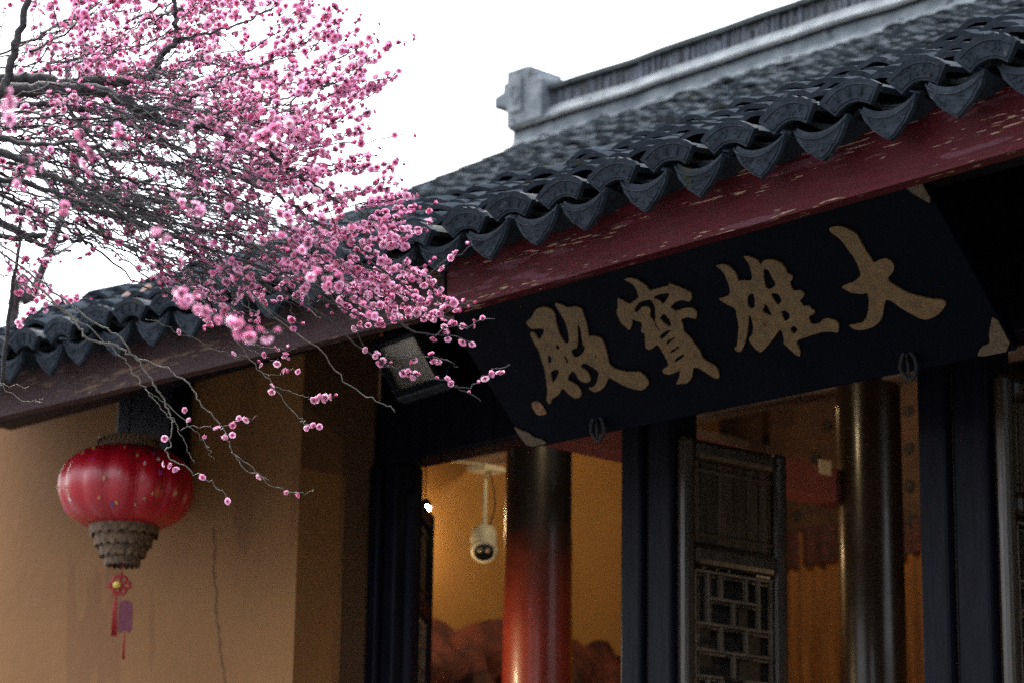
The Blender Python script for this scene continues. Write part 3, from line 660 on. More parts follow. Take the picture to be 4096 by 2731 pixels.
mb = MB(); mb.smooth = True; mb.lathe([(.09, LHh-.01), (.108, LHh-.005), (.112, LHh+.008), (.108, LHh+.032), (.112, LHh+.04), (.095, LHh+.046), (.0, LHh+.046)], 40, LC); mb.build('top_collar', 'lantern_collar', ln)
mb = MB()
for q in range(40):
    th = 2*math.pi*q/40; mb.tube([LC+np.array((.1115*math.cos(th), .1115*math.sin(th), LHh+.01)), LC+np.array((.1115*math.cos(th+.08), .1115*math.sin(th+.08), LHh+.034))], .003, 4)
mb.build('collar_braid', 'lantern_fringe', ln)
for q, (r, z0, h) in enumerate(((.130, -LHh+.012, .052), (.108, -LHh-.034, .045), (.088, -LHh-.072, .045), (.068, -LHh-.108, .04))):
    mb = MB(); mb.smooth = True
    ring = 64; P = []
    for f in (0, .35, .7, 1.):
        row = []
        for j in range(ring+1):
            th = 2*math.pi*j/ring; sc_ = abs(math.sin(th*9+q)); rr = r*(1+.03*math.sin(th*18)*f-.05*f); row.append(LC+np.array((rr*math.cos(th), rr*math.sin(th), z0-h*f*(.72+.28*sc_))))
        P.append(row)
    mb.grid(P); mb.lathe([(r, z0), (r*.5, z0+.002)], 32, LC); mb.build('fringe_tier', 'lantern_fringe', ln)
mb = MB(); mb.tube([LC+np.array((0, 0, LHh+.04)), LC+np.array((0, 0, zroof(5.5)-.18-LC[2]))], .003, 5); mb.build('hanging_cord', 'dark_timber', ln)
TZ = LC[2]-LHh-.13
mb = MB(); mb.tube([(LC[0], LC[1], TZ+.05), (LC[0], LC[1], TZ-.06)], .003, 5); mb.build('tassel_cord', 'tassel_red', ln)
kr = np.array((cr[0], cr[1], 0)); kr /= np.linalg.norm(kr); KC = np.array((LC[0], LC[1], TZ-.085))-kr*.005
mb = MB()
for q in range(6):
    a0 = q*math.pi/3; c = KC+kr*(.022*math.cos(a0))+np.array((0, 0, .022*math.sin(a0)))
    mb.tube([c+kr*(.014*math.cos(a))+np.array((0, 0, .014*math.sin(a))) for a in np.linspace(0, 6.283, 10)], .0055, 5)
for sg in (-1, 1): mb.tube([KC+kr*(sg*(.03+.018*math.sin(a)))+np.array((0, 0, .012*math.cos(a))) for a in np.linspace(0, 6.283, 10)], .002, 4)
mb.build('knot', 'tassel_red', ln)
mb = MB(); mb.smooth = True; mb.lathe([(0, -.014), (.013, -.01), (.016, 0), (.013, .01), (0, .014)], 12, KC-np.cross(kr, (0, 0, 1))*-.0+np.array((0, -.012, 0))); mb.build('knot_bead', 'knot_gold', ln)
TG = KC+kr*.026+np.array((0, 0, -.115))
mb = MB()
ol = [(-.024, .05), (.0, .062), (.024, .05), (.026, -.045), (.018, -.058), (0, -.05), (-.018, -.058), (-.026, -.045)]
kd = np.cross(kr, (0, 0, 1)); k = 0
for sd in (-.004, .004):
    for a, z in ol: mb.v.append(TG+kr*a+kd*sd+np.array((0, 0, z)))
mb.face(*range(8)); mb.face(*range(8, 16)[::-1])
for q in range(8): mb.face(q, 8+q, 8+(q+1) % 8, (q+1) % 8)
mb.build('blessing_tag', 'tag_violet', ln)
mb = MB()
for q in range(9):
    o_ = kr*RNG.uniform(-.008, .008)+kd*RNG.uniform(-.006, .006); mb.tube([KC-kr*.012+np.array((0, 0, -.02)), KC-kr*.014+o_*.6+np.array((0, 0, -.09)), KC-kr*.012+o_*1.2+np.array((0, 0, -.185))], .0035, 4)
    mb.tube([TG+np.array((0, 0, -.055)), TG+o_*.3+np.array((0, 0, -.09)), TG+o_*.5+np.array((0, 0, -.155))], .002, 4)
mb.build('tassel', 'tassel_red', ln)
for mname, cnt in (('confetti_gold', 18), ('confetti_violet', 6), ('confetti_blue', 2), ('confetti_white', 4)):
    for _ in range(cnt):            # printed sparkles, small foil flecks on the silk
        th = RNG.uniform(-2.6, -.1)+YAW*0; a = RNG.uniform(-.75, .95); r = LR*math.cos(a)**.62*1.004
        c = LC+np.array((r*math.cos(th), r*math.sin(th), LHh*1.06*math.sin(a))); e1 = np.array((-math.sin(th), math.cos(th), 0)); nn = np.array((math.cos(th)*math.cos(a), math.sin(th)*math.cos(a), math.sin(a)*1.2)); nn /= np.linalg.norm(nn); e2 = np.cross(nn, e1)
        mb = MB(); s1, s2 = RNG.uniform(.002, .0055), RNG.uniform(.003, .0075); kk = RNG.uniform(-.5, .5)
        mb.obox(c-e1*s1-e2*s2-nn*.004, e1*2*s1+e2*s2*kk, e2*2*s2, nn*.0055); mb.build('foil_fleck', mname, ln)
# dark upright strip on the wall behind the lantern
p0 = atY(530, 1520, 5.97); p1 = atY(755, 1480, 5.97)
mb = MB(); mb.box(p0[0], p1[0], 5.90, 5.998, atY(650, 2050, 5.97)[2], 4.20); st = mb.build('wall_strip', 'dark_timber', hall, bevel=.012)

# ================================================================== SECURITY CAMERA
CC = atY(1935, 2155, 7.0)
cv = thing('security_camera', CC+np.array((0, 0, -.1)), 'cream dome security camera on a thin pipe inside the left doorway', 'camera')
ax = np.array((.12, -.22, -.97)); ax /= np.linalg.norm(ax); e1 = np.cross(ax, (0, 0, 1.)); e1 = np.array((cr[0], cr[1], 0)); e1 -= ax*(e1@ax); e1 /= np.linalg.norm(e1); e2 = np.cross(ax, e1)
def lath_ax(mb, prof, c, n=28):
    k = len(mb.v)
    for r, h in prof:
        for j in range(n): th = 2*math.pi*j/n; mb.v.append(c+ax*h+e1*r*math.cos(th)+e2*r*math.sin(th))
    for i in range(len(prof)-1):
        for j in range(n): j2 = (j+1) % n; mb.face(k+i*n+j, k+i*n+j2, k+(i+1)*n+j2, k+(i+1)*n+j)
mb = MB(); mb.smooth = True; lath_ax(mb, [(0, -.062), (.032, -.056), (.049, -.034), (.053, 0), (.05, .03)], CC); mb.build('housing', 'cream_plastic', cv)
HD = CC+ax*.025+kr*.004+np.array((0, 0, -.018)); fdir = (CAM+np.array((0, 0, .0))-HD); fdir /= np.linalg.norm(fdir); fdir = fdir*.75+np.array((0, 0, -.5)); fdir /= np.linalg.norm(fdir)
ax = fdir; e1 = np.array((cr[0], cr[1], 0)); e1 -= ax*(e1@ax); e1 /= np.linalg.norm(e1); e2 = np.cross(ax, e1)
mb = MB(); mb.smooth = True; lath_ax(mb, [(0, -.05), (.035, -.045), (.052, -.015), (.054, .012), (.050, .02), (.040, .02)], HD); mb.build('head', 'cream_plastic', cv)
mb = MB(); mb.smooth = True; lath_ax(mb, [(.040, .019), (.03, .024), (0, .026)], HD); mb.build('lens_window', 'black_glass', cv)
for sg in (-1, 1):
    mb = MB(); mb.smooth = True; lath_ax(mb, [(.011, .022), (.010, .030), (0, .031)], HD+e1*.016*sg+e2*.012, 14); mb.build('lens', 'grey_plastic', cv)
pt_ = atY(1943, 1885, 7.0)
mb = MB(); mb.tube([CC+np.array((0, 0, .048)), CC+np.array((.004, 0, .078)), pt_+np.array((0, 0, .0))], [.014, .009, .009], 10); mb.build('drop_pipe', 'cream_plastic', cv)
mb = MB(); mb.box(pt_[0]-.05, pt_[0]+.05, 6.95, 7.06, pt_[2], pt_[2]+.02); mb.tube([pt_+np.array((.05, 0, .015)), pt_+np.array((-.10, -.02, .05)), pt_+np.array((-.20, -.02, .07)), pt_+np.array((-.20, -.02, .16))], .006, 6); mb.build('bracket', 'cream_plastic', cv)
mb = MB(); mb.tube(spline([pt_+np.array((.02, 0, 0)), pt_+np.array((.05, 0, -.08)), pt_+np.array((.055, 0, -.16)), CC+np.array((.03, 0, .05))], 5), .003, 5); mb.build('cable', 'lamp_frame', cv)

# ================================================================== LAMPS OF THE HALL, SOME ADDED UNSEEN
def hall_lamp(P, energy, label, r=.02, drop=.25, size=.05):
    t = thing('hall_lamp', P, label, 'lamp', group='lamps lit inside the hall')
    mb = MB(); mb.smooth = True; mb.lathe([(0, -r*1.3), (r*.8, -r), (r, 0), (r*.7, r), (r*.3, r*1.4)], 16, P); mb.build('bulb', 'bulb', t)
    mb = MB(); mb.smooth = True; mb.lathe([(r*1.6, r*.4), (r*1.2, r*1.5), (r*.4, r*2.2), (0, r*2.3)], 20, P); mb.build('shade', 'lamp_frame', t)
    mb = MB(); mb.tube([P+np.array((0, 0, r*2.2)), P+np.array((0, 0, drop))], .004, 5); mb.build('stem', 'lamp_frame', t)
    L = bpy.data.lights.new('hall_lamp_light', 'POINT'); L.energy = energy; L.color = (1, .66, .32); L.shadow_soft_size = size
    lo = bpy.data.objects.new('hall_lamp_light', L); COL.objects.link(lo); lo.parent = t; lo.location = (0, 0, -r*2.5-size*.2)
hall_lamp(atY(1700, 2033, 8.0), 1.2, 'small lit spot lamp seen at the left edge of the doorway', .022, .35)
hall_lamp(np.array((-7.9, 8.9, 4.55)), 3.2, 'unseen lamp added high inside the hall behind the head of the left doorway to light the inner wall', .04, .5)  # added above the line of sight to brighten the top of the orange inner wall
hall_lamp(np.array((-4.7, 9.0, 2.3)), 7, 'unseen lamp added low inside the hall behind the right door post to light the banners', .04, .1)  # added out of view, lights the banners from the right
hall_lamp(np.array((-7.92, 6.62, 3.0)), 3, 'unseen lamp added inside the hall behind the left jamb to light the red column and camera', .04, .1)  # added out of view for the column highlight and the security camera

hall_lamp(np.array((-6.75, 6.82, 4.25)), 1.1, 'unseen lamp added close behind the lintel above the left doorway to brighten the camera', .03, .2)  # extra hidden lamp, added to brighten the security camera

# ================================================================== INSIDE: RELIEF, BANNERS, RIBBON, PAPER
from mathutils import noise as mnoise
rl = MB(); rl.smooth = True; P = []
for i in range(90):
    y = 6.7+i*.058; row = []
    topz = 3.42+.10*mnoise.noise((y*2.1, 0, 3))+.10*mnoise.noise((y*9, 2, 1))+.06*mnoise.noise((y*23, 5, 1))
    for j in range(44):
        z = .2+(topz-.2)*j/43; nn = (mnoise.ridged_multi_fractal((1.7, y*4.2, z*5.0), 1.0, 2.1, 4, 1.0, 2.0)-1.0)*.55+mnoise.noise((0, y*2.6, z*3.2))*.25+mnoise.noise((4, y*6.5, z*8))*.45+mnoise.noise((7, y*14, z*16))*.30
        row.append((-9.195+max(.0, (.16+.30*nn))*min(1, (43-j)/4), y, z))
    P.append(row)
rl.grid(P)
tag(rl.build('rock_relief', 'relief'), 'red clay mountain relief along the foot of the orange inner wall', 'relief')
def banner(xl, xr, Y, vs, label, spots):
    """hanging prayer banner: embroidered top, fringe, pleated streamer; vs = photo heights of its divisions"""
    zt, zf, zs = (atY((xl+xr)/2, v, Y)[2] for v in vs); xa, xb = atY(xl, vs[1], Y)[0], atY(xr, vs[1], Y)[0]
    t = thing('prayer_banner', ((xa+xb)/2, Y, 1.0), label, 'banner', group='prayer banners hung inside the hall')
    def cloth(name, z0, z1, mname, pleat, amp, dy=0):
        mb = MB(); mb.smooth = True; nx = max(8, int((xb-xa)*90)); mb.grid([[(x, Y+dy+amp*math.sin(x*pleat)+amp*.6*math.sin(x*pleat*.37+z), z) for x in np.linspace(xa, xb, nx)] for z in np.linspace(z1, z0, 8)]); return mb.build(name, mname, t)
    cloth('valance', zf, zt, 'cloth_dark', 20, .008, -.02); cloth('fringe', zs, zf, 'cloth_red', 60, .010, -.03); cloth('streamer', .9, zf-.02, 'cloth_orange', 75, .016)
    for sx, sv, sr in spots:
        c = atY(sx, sv, Y-.045); mb = MB(); mb.tube([c+np.array((0, .014, 0)), c+np.array((0, .011, 0))], sr, 18); mb.build('embroidered_spot', 'cloth_spot', t)
    mb = MB(); mb.tube([(xa-.03, Y-.02, zt), (xb+.03, Y-.02, zt)], .018, 8); mb.build('rod', 'beam_red', t)
banner(3560, 3720, 10.0, (1400, 2080, 2215), 'prayer banner hung right of the dark inner column', [(3625, 1640, .03), (3628, 1790, .03), (3630, 1940, .03), (3638, 2075, .03)])
banner(3090, 3400, 10.2, (1560, 2110, 2260), 'prayer banner hung between the lattice leaf and the dark inner column', [(3255, 1830, .03), (3180, 2060, .03), (3300, 1700, .03)])
banner(2830, 3060, 10.5, (1500, 1950, 2120), 'prayer banner half hidden behind the open lattice leaf', [(2900, 1720, .03)])
c = atX(3303, 1867, -6.73); mb = MB(); mb.box(-6.738, -6.73, c[1]-.035, c[1]+.035, c[2]-.03, c[2]+.03)
tag(mb.build('paper_slip', 'paper'), 'small cream paper slip on the red tie beam', 'paper')
rt = thing('pillar_ribbon', (c1[0]+.2, 7.45, .2), 'thin grey pole with yellow ribbon standing right of the red column', 'pole')
q = atY(2257, 2300, 7.5); mb = MB(); mb.tube([(q[0]-.006, 7.5, .16), (q[0], 7.5, 4.2)], .017, 12); mb.build('pole', 'pole_grey', rt)
q = atY(2276, 2500, 7.52); mb = MB(); mb.grid([[(q[0]+sx*.009, 7.53+.004*math.sin(z*9), z) for sx in (-1, 0, 1)] for z in np.linspace(3.5, .4, 30)]); mb.build('ribbon', 'ribbon_yellow', rt)

# ================================================================== DRY LEAVES ON THE TILES
for (px, py, lab) in ((490, 1232, 'curled brown dry leaf lying on the left eave tiles, lower one'), (575, 1200, 'curled brown dry leaf lying on the left eave tiles, upper one')):
    c = atY(px, py, 5.12); c[2] += .0; mb = MB(); mb.smooth = True
    P = []
    for i in range(7):
        a = i/6; wd_ = .032*math.sin(math.pi*min(1, a*.9+.08)); P.append([c+np.array((-.05+a*.10, s_*wd_*.5, .02+s_*wd_*.9*.8+.02*math.sin(a*3))) for s_ in (-1, 0, 1)])
    mb.grid(P); mb.tube([P[0][1]-np.array((.03, 0, .01)), P[0][1], P[3][1], P[6][1]], .0015, 4); tag(mb.build('dry_leaf', 'dry_leaf'), lab, 'leaf')



# ================================================================== PLUM TREE
S = 4096/2352.0                    # survey sheet of the tree is drawn at 2352 across
def T3(u, v, t): return atD(u*S, v*S, t)
def t_max(u): r = ray(u*S, 1200); return (Y_EAVE-.30)/r[1]        # stay in front of the eave
tree = thing('plum_tree', (*T3(-420, 560, 6.6)[:2], 0), 'plum tree in pink blossom reaching in from the left before the hall', 'tree')
R2 = random.Random(5)
CROWN = [(-80,-80),(620,-80),(680,30),(750,80),(800,140),(785,220),(745,280),(790,330),(795,400),(810,450),(860,500),(905,560),(965,620),(985,690),(965,745),(880,765),(760,770),(640,780),(520,775),(430,735),(330,650),(265,585),(160,640),(80,745),(-80,770)]
def inside(u, v, P=CROWN):
    c = False; j = len(P)-1
    for i in range(len(P)):
        if (P[i][1] > v) != (P[j][1] > v) and u < (P[j][0]-P[i][0])*(v-P[i][1])/(P[j][1]-P[i][1])+P[i][0]: c = not c
        j = i
    return c
HUB = (-380, 285)
def field_ang(u, v):               # how branches run: fan out from the trunk, drooping below, lifting above
    a = math.atan2(v-HUB[1], u-HUB[0]); return a+(v-300)/430*math.radians(13)*max(0, u)/900
limbs, twigs, flowers, shoots = [], [], [], []
def add_flower(p, d_, sc, kind): flowers.append((np.asarray(p), np.asarray(d_), sc, kind))
def rnd_dir():
    q = NR.normal(0, 1, 3); return q/np.linalg.norm(q)
def density(u, v):
    if v < 200: return .85 if u < 450 else 1.2
    if v < 330: return .34 if u < 330 else (.6 if u < 560 else 1.2)
    if v < 470: return .36 if u < 300 else (.45 if u < 560 else (.75 if u < 760 else 1.15))
    if v < 620: return .18 if u < 300 else (.24 if u < 700 else (.65 if u < 850 else 1.4))
    return .2 if u < 330 else (.5 if u < 640 else (.36 if u < 850 else 1.4))
def bloom(pts3, start=.25, dens=1.0, step=.016, size=1.0, bud_tip=.12):
    """flowers in twos and threes at the nodes of a twig"""
    P = np.array(pts3); seg = np.linalg.norm(np.diff(P, axis=0), axis=1); L = seg.sum(); cum = np.concatenate([[0], np.cumsum(seg)])
    s_ = L*start+R2.uniform(0, step)
    while s_ < L*1.005:
        f = s_/L; i = min(len(seg)-1, int(np.searchsorted(cum, s_)-1)); i = max(0, i)
        p = P[i]+(P[i+1]-P[i])*((s_-cum[i])/max(seg[i], 1e-6)); tg_ = (P[i+1]-P[i])/max(seg[i], 1e-6)
        if R2.random() < dens*.62:
            for _ in range(R2.choice((1, 1, 1, 2, 2, 3)) if f < 1-bud_tip else 1):
                q = rnd_dir(); q -= tg_*(q@tg_)*.8; q += -cf*.12; q /= np.linalg.norm(q)
                r_ = R2.random()
                if f > 1-bud_tip: kind = 4 if r_ < .3 else (3 if r_ < .7 else R2.randrange(3)); sc = R2.uniform(.75, 1.05)
                else: kind = 4 if r_ < .09 else (3 if r_ < .24 else R2.randrange(3)); sc = R2.uniform(.82, 1.18)
                add_flower(p+q*.007*sc, q, sc*size, kind)
        s_ += step*R2.uniform(.7, 1.5)
def make_twig(pts, r0, r1, bloom_kw=None, n=4, store=twigs):
    """pts: (u, v, t)"""
    P3 = spline([T3(*p) for p in pts], n); m_ = len(P3)
    P3 = [p+NR.normal(0, .0032, 3)*(0 < i < m_-1) for i, p in enumerate(P3)]
    store.append((P3, [r0+(r1-r0)*i/(m_-1) for i in range(m_)]))
    if bloom_kw is not None: bloom(P3, **bloom_kw)
    return P3

# --- big limbs, as surveyed
def limb(pts, r0, r1): return make_twig(pts, r0*.86, r1*.9, None, 6, limbs)
limb([(-420,420,6.6),(-250,300,6.5),(-60,215,6.4),(30,208,6.4),(130,205,6.4),(230,212,6.4),(290,235,6.4),(345,262,6.4),(400,285,6.45),(480,294,6.5),(570,330,6.5),(660,385,6.55),(740,440,6.55),(800,475,6.6)], .026, .003)
limb([(-250,300,6.6),(-60,205,6.5),(60,182,6.5),(150,192,6.5),(250,188,6.5),(300,181,6.5),(345,181,6.5),(356,160,6.5),(375,125,6.5),(402,98,6.5),(406,60,6.5),(400,20,6.5),(393,-50,6.5)], .020, .0055)
limb([(402,98,6.5),(440,86,6.5),(490,73,6.5),(560,50,6.5),(640,10,6.5)], .0065, .002)
limb([(345,262,6.4),(400,240,6.5),(450,222,6.5),(495,195,6.5),(525,172,6.5),(600,150,6.5),(690,112,6.5)], .0065, .002)
limb([(-60,330,6.3),(-5,230,6.3),(22,150,6.3),(45,75,6.3),(72,-20,6.3),(90,-80,6.3)], .015, .008)
limb([(-250,330,6.3),(-60,335,6.2),(60,372,6.2),(140,415,6.2),(220,455,6.2),(300,500,6.25),(400,560,6.3)], .013, .004)
limb([(-60,250,6.5),(60,240,6.6),(180,250,6.6),(290,285,6.6),(380,330,6.6),(470,370,6.6),(560,410,6.6),(680,480,6.6),(800,560,6.6),(900,640,6.6),(975,690,6.6)], .011, .0025)
limb([(-60,410,6.4),(60,420,6.4),(190,470,6.4),(330,520,6.4),(450,560,6.4),(560,600,6.45),(680,655,6.5),(760,700,6.5)], .009, .002)
limb([(-60,480,6.6),(20,520,6.6),(60,545,6.6),(100,540,6.6)], .013, .008)
limb([(-60,560,6.9),(40,548,6.9),(100,560,6.9),(160,550,6.9),(200,560,6.9)], .010, .004)
limb([(52,480,7.4),(30,640,7.4),(14,780,7.4),(4,900,7.4)], .005, .008)
limb([(150,240,6.4),(220,330,6.4),(280,420,6.4),(330,500,6.4),(390,570,6.4)], .006, .002)
limb([(-60,300,6.1),(60,330,6.1),(170,330,6.1),(260,350,6.15),(350,360,6.2),(470,420,6.3),(580,470,6.4)], .008, .002)
# trunk out of frame
tk = MB(); base = np.array((*T3(-420, 560, 6.6)[:2], 0)); hubp = T3(-420, 420, 6.6)
tp = spline([base+np.array((.15, -.1, -.05)), base+np.array((.05, 0, .7)), base+np.array((-.06, .05, 1.5)), hubp-np.array((0, 0, .25)), hubp], 5)
tk.tube(tp, [.13-.085*i/(len(tp)-1) for i in range(len(tp))], 14); tk.build('trunk', 'bark', tree)
limb([(-420,420,6.6),(-330,350,6.5),(-250,300,6.5)], .034, .024); limb([(-420,420,6.6),(-300,450,6.4),(-60,440,6.3)], .022, .010); limb([(-420,430,6.6),(-300,440,6.7),(-60,520,6.7)], .02, .010)
limb([(-420,420,6.6),(-340,200,7.2),(-200,60,7.8),(-60,20,8.0)], .026, .010)

# --- primary shoots following the fan
prim = []
def back_trace(u, v, n=60, step=26, wob=0):
    pts = [(u, v)]; w_ = R2.uniform(-.22, .22); ph = R2.uniform(0, 6)
    while u > -60 and len(pts) < n:
        a = field_ang(u, v)+w_*math.sin(len(pts)*.33+ph); u -= step*math.cos(a); v -= step*math.sin(a); pts.append((u, v))
    return pts[::-1]
ends = []
while len(ends) < 104:
    u, v = R2.uniform(120, 1080), R2.uniform(-60, 770)
    if inside(u, v) and (u > 430 or R2.random() < .45) and R2.random() < (.9 if v > 250 else .62): ends.append((u, v))
for (u, v) in ends:
    pts = back_trace(u, v, R2.choice((9, 13, 17, 22, 60))); n_ = len(pts)
    far = v < 230 and R2.random() < .55
    t1 = min(t_max(u)-.1, R2.uniform(6.3, 7.05) if not far else R2.uniform(7.0, 8.0)); t0 = t1+R2.uniform(-.35, .45)
    t0 = min(t0, 8.3)
    P = [(a, b_, t0+(t1-t0)*i/(n_-1)+.05*math.sin(i*.7+u)) for i, (a, b_) in enumerate(pts)]
    P = P[::2]+([P[-1]] if (n_-1) % 2 else [])
    if len(P) < 3: continue
    r0 = R2.uniform(.0022, .0046)
    P3 = make_twig(P, r0, .0012, dict(start=.55 if u > 500 else .45, dens=.42*density(u, v), step=.020), 3)
    prim.append(P)
# --- side twigs
cnt = 0; tries = 0
while cnt < 590 and tries < 14000:
    tries += 1
    P = R2.choice(prim); k_ = R2.uniform(.12, .98)*(len(P)-1); i = int(k_); f = k_-i
    if i >= len(P)-1: continue
    u, v, t = [P[i][q]+(P[i+1][q]-P[i][q])*f for q in range(3)]
    if not inside(u, v): continue
    if R2.random() > .12+.75*density(u, v): continue
    a = math.atan2(P[i+1][1]-P[i][1], P[i+1][0]-P[i][0])+R2.choice((-1, 1))*math.radians(R2.uniform(12, 62))
    if v < 260: a -= math.radians(R2.uniform(0, 26))
    L = R2.uniform(45, 185); cur = R2.uniform(-.35, .15)*(1 if v < 500 else .6)
    q = [(u, v, t)]; dt = R2.uniform(-.22, .22)
    ok = True
    for s_ in range(4):
        u += L/4*math.cos(a); v += L/4*math.sin(a); a += cur/4; t = min(t+dt/4, t_max(u)); q.append((u, v, t))
    if not inside(*q[-1][:2]) or not inside(*q[2][:2]): continue
    make_twig(q, R2.uniform(.0015, .0026), .0008, dict(start=R2.uniform(.1, .4), dens=1.15*density(u, v), step=.0165), 3); cnt += 1
# fine bundles fanning out of the two crotches
for hub_, n_f, tgt in (((215, 455, 40), 78, ((480, 1000), (430, 760))), ((240, 235, 60), 58, ((470, 930), (180, 620))), ((60, 330, 60), 36, ((250, 560), (380, 720))), ((330, 180, 40), 30, ((480, 820), (-40, 260)))):
    k_ = 0
    while k_ < n_f:
        a0 = (hub_[0]+R2.gauss(0, hub_[2]), hub_[1]+R2.gauss(0, 18)); b0 = (R2.uniform(*tgt[0]), R2.uniform(*tgt[1]))
        if not inside(*b0): continue
        k_ += 1; t0 = R2.uniform(6.0, 6.9); t1 = min(t0+R2.uniform(-.4, .3), t_max(b0[0])); bow = R2.uniform(-.10, .16); q = []
        L = math.hypot(b0[0]-a0[0], b0[1]-a0[1]); nx_, ny_ = -(b0[1]-a0[1])/L, (b0[0]-a0[0])/L
        for i in range(7):
            f = i/6; o_ = -bow*L*math.sin(math.pi*f)*(1 if f < .6 else .8)+R2.gauss(0, 3); q.append((a0[0]+(b0[0]-a0[0])*f+nx_*o_, a0[1]+(b0[1]-a0[1])*f+ny_*o_, t0+(t1-t0)*f))
        make_twig(q, R2.uniform(.0011, .0020), .0007, dict(start=.62, dens=.5*density(*b0), step=.02), 4)
# bare hair twigs among the limbs on the left
for _ in range(230):
    u, v = R2.uniform(-40, 560), R2.uniform(60, 640)
    if not inside(u, v): continue
    a = field_ang(u, v)+R2.gauss(.1, .62); L = R2.uniform(60, 200); t = R2.uniform(5.7, 7.6); q = [(u, v, t)]; cur = R2.uniform(-.5, .5)
    for s_ in range(3): u += L/3*math.cos(a); v += L/3*math.sin(a); a += cur/3; q.append((u, v, t+.06*s_))
    if inside(u, v): make_twig(q, R2.uniform(.0011, .0024), .0007, dict(start=.5, dens=.16, step=.03), 3)

# --- shoots that make the outline, as surveyed
def tw(pts, t, r=.0024, start=.15, dens=1.6, step=.0150, size=1.0, dt=.0, **k):
    n_ = len(pts); make_twig([(u, v, t+dt*i/(n_-1)) for i, (u, v) in enumerate(pts)], r, .0014, dict(start=start, dens=dens, step=step, size=size, **k), 4)
tw([(620,200),(700,165),(760,125),(800,80),(832,33)], 6.6); tw([(640,230),(760,180),(820,148),(900,110),(962,84)], 6.7, bud_tip=.12)
tw([(600,150),(700,90),(740,40)], 6.6); tw([(560,120),(640,70),(690,15)], 6.6); tw([(700,250),(770,215),(840,205),(880,170)], 6.6); tw([(640,300),(730,260),(800,250)], 6.7); tw([(700,410),(790,380),(880,345)], 6.7); tw([(760,470),(850,440),(925,425)], 6.5); tw([(620,130),(690,120),(780,60)], 6.7); tw([(820,470),(890,465),(955,445)], 6.45); tw([(640,190),(720,195),(790,196),(860,190),(926,160)], 6.6); tw([(660,330),(760,292),(820,240),(870,205),(918,166)], 6.7, start=.3)
tw([(620,360),(700,342),(800,330),(880,320),(956,303)], 6.7, dens=.8, bud_tip=.35, start=.1); tw([(640,400),(760,392),(850,386),(936,371)], 6.6); tw([(660,350),(740,330),(800,310),(852,285)], 6.7)
tw([(660,490),(800,450),(870,425),(922,404)], 6.6); tw([(680,500),(780,482),(860,460),(962,440)], 6.7); tw([(740,560),(850,520),(920,490),(1008,468)], 6.5, dens=1.5)
tw([(760,540),(860,590),(930,620),(1000,600)], 6.6, dens=1.4); tw([(820,600),(900,640),(960,640),(1020,602),(1086,562)], 6.5, dens=.8)
tw([(760,600),(880,655),(960,690),(1030,692),(1092,708)], 6.5, dens=1.5); tw([(720,640),(830,690),(920,715),(1010,720),(1080,690)], 6.55, dens=1.5)
tw([(760,690),(850,735),(940,735),(1020,730),(1078,752)], 6.6, dens=1.1, start=.35); tw([(900,735),(980,765),(1050,750),(1136,733)], 6.5, dens=.55, bud_tip=.4)
tw([(800,520),(880,560),(950,560)], 6.4, dens=1.6); tw([(820,560),(900,610),(985,640),(1010,668)], 6.45, dens=1.6); tw([(700,560),(820,620),(900,690),(985,700)], 6.5, dens=1.5)
tw([(560,620),(700,700),(800,770),(870,830),(940,862),(1010,872),(1060,892),(1105,922)], 6.6, .0026, .55, .35); tw([(1040,884),(1080,888),(1120,860),(1172,837)], 6.6, .0016, .1, .8)
tw([(885,815),(940,822),(985,820),(1030,828),(1052,842)], 6.6, .0014, .3, .8); tw([(980,770),(1035,770),(1085,788)], 6.5, .0014, .4, .7); tw([(700,650),(780,705),(840,800),(880,835),(905,845)], 6.6, .002, .7, .6)
edge = [(640,-20),(690,40),(750,85),(790,140),(780,215),(750,285),(790,340),(795,400),(815,455),(870,510),(915,570),(960,640)]
for i in range(40):
    j = R2.randrange(len(edge)-1); f = R2.random(); u, v = (edge[j][q]*(1-f)+edge[j+1][q]*f for q in (0, 1)); a = field_ang(u, v)+R2.gauss(-.15, .35)-(.25 if v < 300 else 0); L = R2.uniform(45, 120); u -= 60*math.cos(a); v -= 60*math.sin(a)
    tw([(u, v), (u+(60+L/2)*math.cos(a), v+(60+L/2)*math.sin(a)), (u+(60+L)*math.cos(a-.1), v+(60+L)*math.sin(a-.1))], min(R2.uniform(6.2, 6.9), t_max(u+L)-.05), .0016, .25, 1.3)
# near, soft sprays
tw([(300,520),(360,545),(385,550)], 4.6, .002, .45, 1.5); tw([(395,640),(430,690),(480,722),(560,762),(650,768)], 4.7, .002, .1, 1.6); tw([(640,640),(740,632),(800,640)], 5.1, .002, .4, 1.4)
tw([(-20,170),(10,205),(14,290)], 4.5, .003, .2, 1.6); tw([(50,330),(60,400),(20,440)], 4.9, .002, .2, .9); tw([(170,280),(200,330),(215,400)], 5.0, .002, .2, .9)
tw([(240,250),(270,300),(300,340)], 5.1, .002, .3, .7); tw([(420,240),(440,275),(400,310)], 5.1, .002, .3, 1.1); tw([(90,440),(130,470),(160,480)], 4.9, .002, .4, .9); tw([(540,350),(610,310),(680,270)], 5.4, .002, .2, 1.3)
tw([(350,480),(430,470),(470,500)], 5.2, .002, .5, 1.0); tw([(560,470),(640,520),(700,570)], 5.4, .002, .5, .9); tw([(20,700),(60,610),(140,610)], 7.4, .002, .3, 1.2); tw([(0,560),(40,640),(120,690)], 7.6, .002, .2, 1.3); tw([(60,740),(130,690),(210,680)], 7.7, .002, .3, 1.3); tw([(0,640),(60,620),(150,700)], 7.7, .002, .2, 1.2); tw([(10,760),(70,720),(110,650)], 7.7, .002, .2, 1.2)
